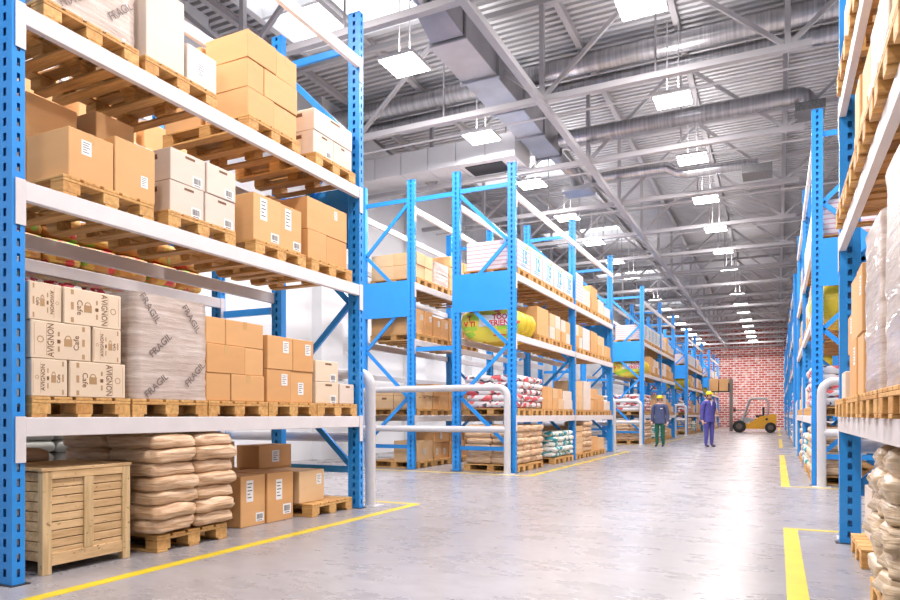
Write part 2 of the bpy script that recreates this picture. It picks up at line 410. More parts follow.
def sack(x, y, z, lx, ly, lz, mat, label, mode, rz=0, seed=0, group=None):
    hi = mode == 'near'
    k = (round(lx, 3), round(ly, 3), round(lz, 3), mat, seed % 4, hi)
    if k not in _sk:
        g = pillow_g(lx, ly, lz, seed % 4, *((40, 18) if hi else (18, 8)), amp=.030 if hi else .014)
        _sk[k] = (g.mesh('sack', mat), g)
    if mode == 'far':
        far('sack', _sk[k][1], Matrix.Translation((x, y, z)) @ Matrix.Rotation(rz, 4, 'Z'), {'tan_sack': 0, 'red_sack': 1, 'teal_sack': 2, 'beige_sack': 3}[mat]); return
    return tag(link('sack', _sk[k][0], None, (x, y, z), rz), label, 'sack', group)
SACKN = {'tan_sack': 'tan paper', 'red_sack': 'white red-printed', 'teal_sack': 'white teal-printed', 'beige_sack': 'beige film-wrapped', 'berry_sack': 'red and green printed', 'fruit_sack': 'orange fruit-printed', 'grey_sack': 'grey-green'}
def sack_stack(xf, sgn, yc, z, width, depth, layers, lh, mat, where, mode, cols=2, rows=2, over=.03):
    """layers of sacks lying on a pallet; xf is the aisle-side face, sgn the way the rack runs back"""
    n = 0
    for L in range(layers):
        for r in range(rows):
            for c in range(cols):
                cw, rd = width / cols, depth / rows
                y = yc - width / 2 + cw * (c + .5); x = xf + sgn * (rd * (r + .5)) + (.012 if L % 2 else -.012)
                pos = f"{'top' if L == layers - 1 else 'bottom' if L == 0 else ORD[L]}-layer {'near-side' if c == 0 else 'far-side' if c == cols - 1 else 'middle'}" + (' back' if r else '')
                sack(x + R.uniform(-.008, .008), y, z + L * lh * .94, rd + over, cw + over * .6, lh * 1.16, mat, f"{SACKN[mat]} sack, {pos}, {where}", mode, R.uniform(-.02, .02), R.randrange(4), f"sacks stacked on the {where.split(',')[0]}")

# ------------------------------------------------------------------ rack
POST_W, POST_D, RH, RDEP = .080, .145, 5.565, 1.25
LV = [0, 1.032, 2.50, 3.59, 5.05]
BH = .12
def post_mesh():
    bm = bmesh.new(); pitch = .0925; n = int(RH / pitch); sh = .050; sw = .013
    def face(o, u, W, sw=.016):
        o = Vector(o); u = Vector(u); cs = [0, W / 2 - sw, W / 2 + sw, W]
        zs = [0]
        for k in range(n):
            z = .05 + k * pitch; zs += [z, z + sh]
        zs.append(RH)
        g = [[bm.verts.new(o + u * c + Vector((0, 0, z))) for c in cs] for z in zs]
        for j in range(len(zs) - 1):
            for i in range(3):
                if i == 1 and j % 2 == 1: continue
                bm.faces.new((g[j][i], g[j][i + 1], g[j + 1][i + 1], g[j + 1][i]))
    # front face looks to +x at x=0; the flanges run back to x=-POST_D
    face((0, 0, 0), (0, 1, 0), POST_W, .010)
    face((-POST_D, 0, 0), (1, 0, 0), POST_D)
    face((0, POST_W, 0), (-1, 0, 0), POST_D)
    # back plate, inner septum and cap, added to keep the slots dark
    bm.faces.new([bm.verts.new(v) for v in ((-POST_D, POST_W, 0), (-POST_D, 0, 0), (-POST_D, 0, RH), (-POST_D, POST_W, RH))])
    bm.faces.new([bm.verts.new(v) for v in ((-POST_D + .01, POST_W / 2, 0), (-.02, POST_W / 2, 0), (-.02, POST_W / 2, RH - .02), (-POST_D + .01, POST_W / 2, RH - .02))])
    bm.faces.new([bm.verts.new(v) for v in ((-POST_D, 0, RH - .01), (0, 0, RH - .01), (0, POST_W, RH - .01), (-POST_D, POST_W, RH - .01))])
    bmesh.ops.remove_doubles(bm, verts=bm.verts, dist=1e-5)
    bmesh.ops.recalc_face_normals(bm, faces=bm.faces)
    bmesh.ops.solidify(bm, geom=bm.faces[:], thickness=.004)
    me = bpy.data.meshes.new('post'); bm.to_mesh(me); bm.free(); me.materials.append(M['blue']); return me
_post = post_mesh()
def rack(label, xf, sgn, ys, ends=(True, True), first_back=True, spacer=0, group='blue pallet racks'):
    """xf: aisle face; sgn: -1 runs back to -x, +1 to +x; ys: the near edge of each upright frame"""
    rt = empty('pallet_rack', label, 'rack', (xf, ys[0], 0), 0, group)
    y00 = ys[0]
    def X(d): return sgn * d      # distance d back from the aisle face
    for i, yy in enumerate(ys):
        y = yy - y00
        for back in (0, 1):
            o = link('post', _post, rt, (X(0 if not back else RDEP), y, 0), 0)
            # front face outward: toward the aisle in front, toward the rear behind
            outward = (-sgn) * (-1 if back else 1)
            if outward < 0: o.rotation_euler = (0, 0, PI); o.location.y = y + POST_W
            cx = X(POST_D / 2 if not back else RDEP - POST_D / 2)
            part('base_plate', G().box(cx - .10, y - .02, -.002, cx + .10, y + POST_W + .02, .006), 'dark', rt)
        a, b = POST_D + .0, RDEP - POST_D
        yc = y + POST_W / 2
        for z in (5.19, .43): part('brace', G().bar((X(a - .02), yc, z), (X(b + .02), yc, z), .035, .075), 'blue', rt)
        nz = [5.12, 4.18, 3.24, 2.31, 1.38, .48]
        for k in range(5):
            p0 = ((b if (k % 2 == 0) == first_back else a), nz[k]); p1 = ((a if (k % 2 == 0) == first_back else b), nz[k + 1])
            part('brace', G().bar((X(p0[0]), yc, p0[1]), (X(p1[0]), yc, p1[1]), .035, .065), 'blue', rt)
        if (i == 0 and ends[0]) or (i == len(ys) - 1 and ends[1]):
            yo = y - .004 if i == 0 else y + POST_W + .001
            part('end_panel', G().box(min(X(.10), X(RDEP - .02)), yo, 2.94, max(X(.10), X(RDEP - .02)), yo + .003, 3.64), 'blue', rt)
            if spacer:
                for z in (5.17, 2.30): part('row_spacer', G().bar((X(RDEP), yc, z), (X(RDEP + spacer - .03), yc, z), .05, .08), 'blue', rt)
    for i in range(len(ys) - 1):
        y0, y1 = ys[i] - y00 + POST_W, ys[i + 1] - y00
        for L in LV[1:]:
            for back in (0, 1):
                d0 = -.004 if not back else RDEP - .046
                g = G().cbox(min(X(d0), X(d0 + .05)), y0 + .002, L - BH, max(X(d0), X(d0 + .05)), y1 - .002, L, .004)
                # folded lip line along the face
                bo = part('beam', g, 'beam', rt)
                for yy, dr in ((y0, -1), (y1, 1)):
                    d = -.008 if not back else RDEP + .004
                    ya, yb = (yy - .062, yy + .003) if dr < 0 else (yy - .003, yy + .062)
                    part('beam_connector', G().cbox(min(X(d), X(d + .004)), ya, L - .28, max(X(d), X(d + .004)), yb, L + .006, .001), 'beam', bo)
    return rt

def guard_rail(xa, xb, y, label):
    r = .061; zt, zl = 1.53, .785; bend = .17
    rt = empty('guard_rail', label, 'guard rail', (0, y, 0), 0, 'tubular rack end guards')
    for name, z in (('top_rail', zt),):
        pts = [(xa, 0, 0.008)]; s = 1 if xb > xa else -1
        pts.append((xa, 0, zt - bend))
        for k in range(1, 9):
            t = k / 8 * PI / 2; pts.append((xa + s * bend * (1 - math.cos(t)), 0, zt - bend + bend * math.sin(t)))
        for k in range(8, -1, -1):
            t = k / 8 * PI / 2; pts.append((xb - s * bend * (1 - math.cos(t)), 0, zt - bend + bend * math.sin(t)))
        pts.append((xb, 0, .008))
        part('bent_rail', G().tube(pts, r, 16), 'pipe', rt)
    part('lower_rail', G().tube([(xa, 0, zl), (xb, 0, zl)], r * .95, 16), 'pipe', rt)
    for x in (xa, xb): part('base_plate', G().cbox(x - .12, -.10, -.001, x + .12, .10, .010, .002), 'pipe', rt)
    return rt

XL, XLB, XR = -4.20, -6.263, .457
BLK = [(2.530, [2.530, 6.330])] + [(y, [y, y + 3.93, y + 7.86]) for y in (11.315, 24.19, 37.06, 49.93)]
NUM = ['first', 'second', 'third', 'fourth', 'last']
for i, (y0, ys) in enumerate(BLK):
    rack(f'blue pallet rack facing the aisle, {NUM[i]} from the camera along the left side', XL, -1, ys, ends=(i > 0, True), first_back=True, spacer=XL - RDEP - XLB)
    rack(f'blue pallet rack nearer the white wall, {NUM[i]} of that back row', XLB, -1, ys, ends=(i > 0, True), first_back=False)
    rack(f'blue pallet rack facing the aisle, {NUM[i]} from the camera along the right side', XR, 1, ys, ends=(i > 0, True), first_back=True)
    if i > 0:
        guard_rail(-4.27, -7.31, y0 - .22, f'tubular guard rail at the near end of the {NUM[i]} left rack')
        guard_rail(.575, 3.4, y0 - .22, f'tubular guard rail at the near end of the {NUM[i]} right rack')
    ye = ys[-1] + POST_W
    if i < 4:
        guard_rail(-4.215, -7.31, ye + .17, f'tubular guard rail at the far end of the {NUM[i]} left rack')
        guard_rail(.575, 3.4, ye + .17, f'tubular guard rail at the far end of the {NUM[i]} right rack')

# ------------------------------------------------------------------ room shell
X0, X1, Y0, Y1, ZR = -9.8, 5.6, -4.0, 60.0, 8.45
struct('floor', G().box(X0, Y0, -.05, X1, Y1, 0), 'floor')
g = G(); y = Y0; prof = []
while y < Y1:
    prof += [(y, ZR), (y + .085, ZR), (y + .10, ZR + .095), (y + .16, ZR + .095)]; y += .175
vs = []; fs = []
for i, (yy, zz) in enumerate(prof): vs += [(X0, yy, zz), (X1, yy, zz), (X0, yy, zz + .012), (X1, yy, zz + .012)]
for i in range(len(prof) - 1):
    a = i * 4; fs += [(a, a + 1, a + 5, a + 4), (a + 2, a + 6, a + 7, a + 3)]
# leave the skylight openings out of the deck
SKY = [(-8.6, -5.5, yc - 1.3, yc + 1.3) for yc in (9.7, 18.6, 27.5, 36.4, 45.3)]
def cutdeck():
    gd = G()
    xs = [X0, -8.6, -5.5, X1]
    for i in range(len(prof) - 1):
        (ya, za), (yb, zb) = prof[i], prof[i + 1]
        for k in range(3):
            if k == 1 and any(s[2] < (ya + yb) / 2 < s[3] for s in SKY): continue
            gd.add([(xs[k], ya, za), (xs[k + 1], ya, za), (xs[k + 1], yb, zb), (xs[k], yb, zb)], [(0, 3, 2, 1)])
            gd.add([(xs[k], ya, za + .03), (xs[k + 1], ya, za + .03), (xs[k + 1], yb, zb + .03), (xs[k], yb, zb + .03)], [(0, 1, 2, 3)])
    return gd
struct('ceiling', cutdeck(), 'deck')
for i, (xa, xb, ya, yb) in enumerate(SKY):
    w = G()
    for q in ((xa - .08, ya - .08, xa + .05, yb + .08), (xb - .05, ya - .08, xb + .08, yb + .08)): w.box(q[0], q[1], ZR - .10, q[2], q[3], ZR + .12)
    for q in ((xa, ya - .08, xb, ya + .05), (xa, yb - .05, xb, yb + .08), (xa, (ya + yb) / 2 - .03, xb, (ya + yb) / 2 + .03)): w.box(q[0], q[1], ZR - .09, q[2], q[3], ZR + .12)
    o = struct(f'window_{i+1}', w, 'duct_white')
    part('pane', G().box(xa, ya, ZR + .10, xb, yb, ZR + .115), 'skylight', o)
struct('wall_left', G().box(X0 - .2, Y0, 0, X0, Y1, ZR + .1), 'wall_white')
struct('wall_right', G().box(X1, Y0, 0, X1 + .2, Y1, ZR + .1), 'wall_white')
struct('wall_back', G().box(X0, Y1, 0, X1, Y1 + .3, ZR + .1), 'brick')
n = 0
for yc in (4.6, 8.9, 13.2, 17.5, 21.8, 26.1, 30.4):
    n += 1; struct(f'trim_{n}', G().box(X0, yc - .42, 0, X0 + .28, yc + .42, ZR), 'wall_white')
for z in (1.95, 4.6):
    n += 1; struct(f'trim_{n}', G().box(X0 + .28, Y0, z, X0 + .36, Y1, z + .12), 'steel')
for x in (-9.05, -7.21, -5.36, -3.52, -1.69, .16, 2.0, 3.85, 5.4):
    n += 1
    p = G().box(x - .055, Y0, ZR - .008, x + .055, Y1, ZR); p.box(x - .055, Y0, ZR - .15, x + .055, Y1, ZR - .142); p.box(x - .004, Y0, ZR - .142, x + .004, Y1, ZR - .008)
    struct(f'trim_{n}', p, 'steel')
# floor paint
def line(x0, y0, x1, y1):
    global n; n += 1
    struct(f'trim_{n}', G().box(min(x0, x1), min(y0, y1), 0, max(x0, x1), max(y0, y1), .002), 'tape_yellow')
for i, (y0, ys) in enumerate(BLK):
    a = y0 - .38 if i else -2.0; b = ys[-1] + POST_W + .56 if i == 0 else ys[-1] + .28
    line(-3.86, a, -3.76, b); line(.05, a, .165, b)
    if i: line(-9.5, a, -3.86, a + .07); line(.165, a, 4.5, a + .07)
    line(-9.5, b - .07, -3.86, b); line(.165, b - .07, 4.5, b)

# ------------------------------------------------------------------ roof trusses, lamps, ducts
ZC = 6.55
TY = [8.09 + 3.21 * k for k in range(17)]
for k, y in enumerate(TY):
    t = empty('roof_truss', f'grey steel roof truss, {ORD[k]} counted from the camera towards the brick wall', 'roof truss', (0, y, 0), 0, 'roof trusses')
    part('bottom_chord', G().box(X0 + .29, -.055, ZC - .05, .46, .055, ZC + .05), 'steel', t)
    part('top_chord', G().box(X0 + .29, -.05, ZR - .25, X1 - .02, .05, ZR - .153), 'steel', t)
    zt = ZR - .25
    for xb in (-7.54, -3.70, .14):
        part('vertical', G().box(xb - .04, -.04, ZC + .055, xb + .04, .04, zt), 'steel', t)
        for s in (-1, 1): part('diagonal', G().bar((xb + s * .05, 0, ZC + .06), (xb + s * 1.86, 0, zt), .065, .065), 'steel', t)
    for xb in (-5.62, -1.78): part('hanger', G().tube([(xb, 0, ZC + .05), (xb, 0, zt)], .018, 8), 'steel', t)
n += 1
struct(f'trim_{n}', G().box(-3.76, 4, ZC - .11, -3.64, Y1, ZC - .0), 'steel')
for k in range(1, 9):
    y = TY[k] + .85
    tag(link('conduit_pipe', G().tube([(X0 + .3, y, 6.62), (4.6, y, 6.62)], .02, 8).mesh('conduit_pipe', 'pipe')), f'thin pale conduit crossing the hall past the {ORD[k]} roof truss', 'pipe', 'thin conduits under the roof')
lampm = {}
def lamp(x, y, z, label):
    r = empty('ceiling_lamp', label, 'lamp', (x, y, z), 0, 'square pendant lamps')
    if not lampm:
        h = G().box(-.33, -.33, .012, .33, .33, .06); h.box(-.15, -.12, .06, .15, .12, .14)
        lampm['housing'] = h.mesh('housing', 'pipe')
        lampm['diffuser'] = G().box(-.31, -.31, 0, .31, .31, .012).mesh('diffuser', 'lamp')
        g = G()
        for s in (-.1, .1): g.tube([(s, 0, .14), (s, 0, ZR - z - .15)], .012, 6)
        lampm['hanger'] = g.mesh('hanger', 'pipe')
    for n_ in ('housing', 'diffuser', 'hanger'): link(n_, lampm[n_], r)
for row, x in (('above the left racks', -5.56), ('above the aisle', -1.73)):
    for k in range(16):
        y = 9.72 + 3.21 * k
        lamp(x, y, 6.83, f'square white pendant lamp, {ORD[k]} of the row {row}')
        if k % 2 == 0 or k < 4:
            ld = bpy.data.lights.new('lamp_light', 'AREA'); ld.shape = 'SQUARE'; ld.size = .62; ld.energy = (112 if k < 4 else 260 if k == 14 else 95); ld.color = (1, .95, .93)
            lo = bpy.data.objects.new('lamp_light', ld); COL.objects.link(lo); lo.location = (x, y, 6.82)
            if k < 9:
                lu = bpy.data.lights.new('added_uplight', 'AREA'); lu.shape = 'SQUARE'; lu.size = .5; lu.energy = 15; lu.color = (1, .96, .95)  # upward fill added above the housing to brighten the roof deck
                lo = bpy.data.objects.new('added_uplight', lu); COL.objects.link(lo); lo.location = (x, y, 6.99); lo.rotation_euler = (PI, 0, 0)
# lamps of the bays behind and beside the camera
for (x, y) in ((-5.56, 6.5), (-1.73, 6.5), (-5.56, 3.3), (-1.73, 3.3), (-1.73, .1), (2.6, 3.3), (2.6, 9.7), (2.6, 16.1), (-5.56, .1)):  # last lamp in the list is added to brighten the near left post
    lamp(x, y, 6.83, f'square white pendant lamp overhead at {("left racks" if x < -3 else "right racks" if x > 0 else "aisle")}, {("level with the camera" if y < 1 else "over the camera bay" if y < 5 else "before the first cross aisle" if y < 7 else "deeper in hall" if y < 12 else "deepest of its row")}')
    ld = bpy.data.lights.new('lamp_light', 'AREA'); ld.shape = 'SQUARE'; ld.size = .62; ld.energy = 105; ld.color = (1, .95, .93)
    lo = bpy.data.objects.new('lamp_light', ld); COL.objects.link(lo); lo.location = (x, y, 6.82)

# rectangular trunk duct running along the hall
d = empty('rectangular_duct', 'large galvanised rectangular duct running along the hall over the left racks', 'duct')
for k, (ya, yb) in enumerate(((9.6, 10.9), (10.9, 12.3), (12.3, 13.6), (13.6, 14.9))):
    w = .02 * k
    part('duct_section', G().cbox(-5.05 + w, ya + .02, 6.95, -4.38 - w, yb - .02, 7.55, .01), 'galv', d)
    part('flange', G().box(-5.09 + w, yb - .025, 6.91, -4.34 - w, yb + .025, 7.59), 'galv', d)
g = G(); g.add([(-5.0, 9.6, 7.0), (-4.43, 9.6, 7.0), (-4.43, 9.6, 7.5), (-5.0, 9.6, 7.5), (-4.95, 9.0, 7.15), (-4.5, 9.0, 7.15), (-4.5, 9.0, 7.5), (-4.95, 9.0, 7.5)], [(0, 1, 5, 4), (1, 2, 6, 5), (2, 3, 7, 6), (3, 0, 4, 7), (4, 5, 6, 7), (3, 2, 1, 0)])
part('transition', g, 'galv', d)
g = G()
for s in (-.13, .13): g.tube([(-4.72 + s, 9.02, 7.33), (-4.72 + s * 1.6, 8.4, 7.45), (-4.72 + s * 3, 7.4, 7.7)], .13, 14)
part('branch_pipe', g, 'spiral', d)
d = empty('cross_duct', 'white painted rectangular duct crossing above the second left rack', 'duct')
for k in range(6):
    xa = -9.4 + k * .715; part('duct_section', G().cbox(xa + .006, 13.75, 6.68, xa + .709, 14.75, 7.2, .012), 'duct_white', d)
for k in (2,): part('air_grille', G().box(-9.0 + k * 1.3, 13.95, 6.66, -8.1 + k * 1.3, 14.55, 6.68), 'dark', d)
def spiral(name, pts, r, label, extra=None, em='grille'):
    o = tag(link(name, G().tube(pts, r, 24).mesh(name, 'spiral')), label, 'duct', 'round metal ducts')
    a, b = Vector(pts[0]), Vector(pts[1]); L = (b - a).length
    for k in range(int(L / 1.2)):
        c = a.lerp(b, (k + .5) * 1.2 / L); dv = (b - a).normalized() * .02
        part('joint_band', G().tube([c - dv, c + dv], r + .012, 24), 'galv', o)
    if extra: part('air_grille', extra, em, o)
    return o
spiral('round_duct', [(X0 + .3, 13.27, 8.05), (5.3, 13.27, 8.05)], .19, 'upper of two big round metal ducts crossing under the roof deck')
spiral('round_duct', [(X0 + .3, 13.64, 7.78), (5.3, 13.64, 7.78)], .16, 'lower of two big round metal ducts crossing under the roof deck')
e = [(-4.31, 14.4, 7.1), (.32, 14.4, 7.1)] + [(.32 + .22 * math.sin(t * PI / 16), 14.4, 7.1 - .22 * (1 - math.cos(t * PI / 16))) for t in range(1, 9)]
spiral('round_duct', e, .16, 'round metal duct ending in an elbow and grille by the second right rack', G().box(.30, 14.12, 6.70, .80, 14.68, 6.86))
e = [(-4.2, 16.9, 7.02), (-2.4, 16.9, 7.02), (-2.15, 16.9, 6.85), (-1.9, 16.9, 6.8), (-.6, 16.9, 6.8), (-.42, 16.9, 6.76)]
spiral('round_duct', e, .12, 'dropped round duct with a black grille box above the aisle', G().box(-.72, 16.6, 6.50, -.1, 17.2, 6.68))
e = [(-4.72, 14.9, 7.2), (-4.72, 15.9, 7.2), (-4.6, 16.4, 7.1), (-4.5, 16.7, 6.85)]
spiral('round_duct', e, .15, 'short round duct elbow at the end of the rectangular duct', G().box(-4.85, 16.4, 6.62, -4.15, 17.0, 6.72), 'galv')

# ------------------------------------------------------------------ load builders
def cartons_grid(xf, sgn, yc, z, layers, mat, where, mode, depth=.52, width=PW - .02, rot=0, stick=(), tape=None, shuffle=True, group=None, rows=1, prints=None):
    """layers: list of (height, [fractions of the width]) from the bottom; front faces on xf"""
    zz = z
    for L, (h, fr) in enumerate(layers):
        for r in range(rows):
            y = yc - width / 2; tot = sum(fr)
            for c, f in enumerate(fr):
                w = width * f / tot
                m = mat[(L + c) % len(mat)] if isinstance(mat, (list, tuple)) else mat
                lay = 'only layer' if len(layers) == 1 else ('top-layer' if L == len(layers) - 1 else 'bottom-layer' if L == 0 else ORD[L] + '-layer')
                sd = '' if len(fr) == 1 else ' near-side' if c == 0 else ' far-side' if c == len(fr) - 1 else ' middle'
                dd = depth - .006
                jx = R.uniform(-.025, 0) if shuffle else 0
                x = xf + sgn * (depth * (r + .5) - jx)
                st = stick[(L * 3 + c + r) % len(stick)] if stick and mode != 'far' and r == 0 else ()
                rz = (PI if sgn > 0 else 0) + (R.uniform(-.012, .012) if shuffle else 0)
                carton(x, y + w / 2, zz, dd, w - .008, h - .002, m, f"{ADJ[m]} carton, {lay}{sd}{' back' if r else ''}, {where}", mode, rz,
                       group or f"cartons on the {where.split(',')[0]}", tape if (L + c) % 2 else None, st, prints)
                y += w
        zz += h
    return zz
ST_TXT = (('f', .22, .2, .085, .11, 'text'),)
ST_TXT2 = (('f', -.05, -.05, .085, .12, 'text'),)
ST_BAR = (('f', .26, -.3, .10, .085, 'bar'),)
ST_BOTH = (('f', -.14, .2, .09, .20, 'text'), ('f', .27, -.34, .11, .085, 'bar'))
ST_NONE = ()
def wrapped(x, y, z, dx, dy, dz, label, rz=0, words=True, sgn=-1):
    g = G(); NU, NV = 10, 22
    ring = []
    for j in range(NV + 1):
        zz = dz * j / NV; rr = []
        for s in range(4):
            for i in range(NU):
                t = i / NU
                p = [(-1 + 2 * t, -1), (1, -1 + 2 * t), (1 - 2 * t, 1), (-1, 1 - 2 * t)][s]
                m_ = max(abs(p[0]), abs(p[1])); k = 1 - .03 * (min(abs(p[0]), abs(p[1])) ** 8)
                v = Vector((p[0] * dx / 2 * k, p[1] * dy / 2 * k, zz))
                w = noise.noise(Vector((v.x * 2 + x, v.y * 2 + y, zz * 26))) * .008
                rr.append(v + Vector((p[0], p[1], 0)) * w)
        ring.append(rr)
    n_ = 4 * NU; vs = [v for r in ring for v in r]; fs = []
    for j in range(NV):
        for i in range(n_): fs.append((j * n_ + i, j * n_ + (i + 1) % n_, (j + 1) * n_ + (i + 1) % n_, (j + 1) * n_ + i))
    g.add(vs, fs, 0, True); g.add(ring[-1], [tuple(range(n_))]); g.add(ring[0], [tuple(range(n_))[::-1]])
    o = tag(link('wrapped_load', g.mesh('wrapped_load', 'film'), None, (x, y, z), rz), label, 'wrapped load', 'film-wrapped loads')
    if words:
        pr = G(); T = text_g('FRAGIL', .078)
        spots = [(-.22, .86, -.9), (.18, .82, -.9), (-.12, .52, .75), (.22, .26, .8), (-.16, .13, .7)]
        for (u, vf, a) in spots:
            q = Matrix.Rotation(a, 4, 'Z')
            part('lettering', G().place(T, frame((dx / 2 + .008, u * dy / .72, vf * dz), *PX) @ q), 'film_ink', o, label='dark diagonal lettering')
        for vf in (.42, .75): part('lettering', G().place(T, frame((-.1, -dy / 2 - .008, vf * dz), *NY) @ Matrix.Rotation(PI / 2, 4, 'Z')), 'film_ink', o, label='dark upright lettering')
    return o

# carton prints ------------------------------------------------------
_prm = {}
def coffee_print(w, h, flip=False, far_=False):
    """print of a coffee carton seen from its face: w wide, h tall; lettering runs down the face"""
    k = (round(w, 3), round(h, 3), flip)
    if k in _prm: return _prm[k]
    g = G(); s = -1 if flip else 1
    def Q(u, v, ww, hh, mi): g.quad((0, u * w * s, h / 2 + v * h), (0, 1, 0), (0, 0, 1), ww * w, hh * h, mi, .0007)
    for v in (-.38, 0, .38): Q(-.36, v, .045, .20 if v == 0 else .13, 1)
    for u in (.25, .44): Q(u, 0, .004, .82, 1)
    # cup with handle, spoon mark
    c = Vector((0, -.10 * w * s, h / 2))
    ring = [(0, c.y + math.cos(a) * w * .075 * .9, c.z - .01 * h + math.sin(a) * h * .11) for a in [2 * PI * i / 16 for i in range(16)]]
    Q(-.10, -.03, .13, .20, 1)
    for i in range(9):
        a = PI * i / 8; g.quad((0, c.y + math.cos(a) * w * .045, c.z + .08 * h + math.sin(a) * h * .07), (0, 1, 0), (0, 0, 1), w * .014, h * .03, 1, .0007)
    Q(.055, -.02, .05, .10, 0); Q(.03, -.02, .02, .05, 1); Q(.055, .18, .03, .12, 1); Q(.055, -.22, .03, .14, 1)
    rot = Matrix.Rotation(-s * PI / 2, 4, 'Z')
    g.place(text_g('AVIGNON', .15 * w), frame((.0006, .18 * w * s, h / 2), *PX) @ rot @ Matrix.Diagonal((min(1.0, h * .8 / (.62 * w)) * 1.0, 1, 1, 1)), 0)
    g.place(text_g('Cafe', .13 * w), frame((.0006, -.24 * w * s, h / 2 - .02 * h), *PX) @ rot, 0)
    for i in range(20):
        a = 2 * PI * i / 20; g.quad((0, .345 * w * s + math.cos(a) * w * .045, h / 2 + math.sin(a) * w * .045), (0, 1, 0), (0, 0, 1), w * .013, w * .013, 1, .0007)
    _prm[k] = g.mesh('print', ['brown_ink', 'tan_ink']); return _prm[k]
def coffee_carton(y0, y1, z, h, where, pos, flip, x=-4.22, depth=.5):
    w = y1 - y0
    o = carton(x - depth / 2, (y0 + y1) / 2, z, depth, w - .006, h - .002, 'cream', f'cup-printed coffee carton, {pos}, {where}', 'near', 0, 'printed coffee cartons')
    q = link('lettering', coffee_print(w, h, flip), o, (depth / 2 + .0002, 0, 0)); q['label'] = 'brown printed cup and lettering'
    return o
def white_print(o, dx, dy, dz):
    k = ('wp', round(dx, 3), round(dy, 3), round(dz, 3))
    if k not in _prm:
        g = G()
        for i, (ww) in enumerate((.20, .22)): g.quad((.1 * dx, -dy / 2 - .0003, dz * (.80 - i * .07)), (1, 0, 0), (0, 0, 1), ww * dx, .018, 0, .0006)
        for i in range(6): g.quad((dx * (.02 + i * .035), -dy / 2 - .0003, dz * .83), (1, 0, 0), (0, 0, 1), .008, .02, 0, .0006)
        g.quad((dx / 2 + .0003, dy * .05, dz * .86), (0, 1, 0), (0, 0, 1), dy * .28, .02, 0, .0006)
        _prm[k] = g.mesh('print', 'brown_ink')
    q = link('lettering', _prm[k], o); q['label'] = 'small brown printed mark'

# ------------------------------------------------------------------ FIRST LEFT RACK
RK = 'first left rack'
XF = XL - .012
def pal(yc, L, mode, k, rk, xf=XF, sgn=-1):
    pallet(xf + sgn * PD / 2, yc, LV[L] + .001, 0 if sgn < 0 else PI, f'wooden pallet, {ORD[k]} along {SHELF[L]}, {rk}', mode)
    return LV[L] + PH + .003
def W(k, L, rk): return f'{ORD[k]} pallet of {SHELF[L]}, {rk}'
# lowest shelf: five pallets
ys1 = [3.02, 3.755, 4.485, 5.215, 5.945]
zb = [pal(y, 1, 'near', k, RK) for k, y in enumerate(ys1)][0]
w0 = W(0, 1, RK); h = .243
coffee_carton(2.66, 2.905, zb, h, w0, 'bottom near', True); coffee_carton(2.915, 3.345, zb, h, w0, 'bottom far', False)
coffee_carton(2.655, 3.075, zb + h, h, w0, 'middle near', True); coffee_carton(3.085, 3.31, zb + h, h, w0, 'middle far', True)
coffee_carton(2.645, 2.865, zb + 2 * h, h, w0, 'top near', False); coffee_carton(2.875, 3.31, zb + 2 * h, h, w0, 'top far', False)
wrapped(XF - .02 - .36, 3.775, zb, .72, .71, .79, 'tall pallet load in wrinkled film with dark lettering, beside coffee cartons, lowest shelf')
k3 = [(.235, [.40, .60]), (.245, [.66, .36]), (.225, [.30, .62])]
cartons_grid(XF - .02, -1, 4.485, zb, k3, 'kraft', W(2, 1, RK), 'near', tape='x', stick=(ST_NONE,))
cartons_grid(XF - .02, -1, 5.215, zb, [(.31, [.5, .5]), (.315, [.53, .47])], 'kraft', W(3, 1, RK), 'near', stick=(ST_TXT, ST_TXT2, ST_TXT, ST_TXT))
cartons_grid(XF - .03, -1, 5.80, zb, [(.225, [1]), (.22, [1])], 'cream', W(4, 1, RK), 'near', width=.40, depth=.4, prints=white_print, stick=(ST_BAR,))
carton(XF - .24, 6.15, zb, .42, .27, .215, 'white_board', 'small white carton at the far end of the lowest shelf, first left rack', 'near', 0, None, None, (), white_print)
# middle shelf: four pallets
ys2 = [3.225, 4.075, 5.04, 5.85]
z2 = [pal(y, 2, 'near', k, RK) for k, y in enumerate(ys2)][0]
w0 = W(0, 2, RK); gp = 'cartons on the first pallet of middle shelf'
carton(XF - .24, 3.085, z2, .44, .34, .335, 'kraft', f'kraft carton in front near-side with small label, {w0}', 'near', .01, gp, 'x', (('f', -.12, .18, .075, .1, 'text'),))
carton(XF - .24, 3.44, z2, .44, .34, .40, 'kraft', f'kraft carton in front far-side, {w0}', 'near', -.01, gp, None, (('f', .22, -.15, .06, .085, 'text'),))
carton(XF - .72, 3.12, z2, .46, .38, .67, 'kraft', f'tall kraft carton standing behind near-side, {w0}', 'near', 0, gp, None, (('n', 0, .3, .09, .12, 'text'),))
carton(XF - .70, 3.62, z2, .46, .34, .74, 'kraft', f'kraft carton standing behind far-side, {w0}', 'near', 0, gp)
cartons_grid(XF - .02, -1, 4.12, z2, [(.255, [.5, .5]), (.255, [.52, .48])], 'white_board', W(1, 2, RK), 'near', prints=white_print, depth=.5, stick=(ST_BAR, ST_BAR, (('f', .2, .1, .12, .09, 'bar'),)))
cartons_grid(XF - .02, -1, 5.04, z2, [(.43, [.54, .46])], 'kraft', W(2, 2, RK), 'near', stick=(ST_BOTH,), tape='x')
cartons_grid(XF - .04, -1, 5.84, z2, [(.30, [.46, .54]), (.33, [.52])], 'kraft', W(3, 2, RK), 'near', stick=(ST_NONE, ST_NONE, ST_NONE, (('f', .2, .25, .05, .09, 'text'),)))
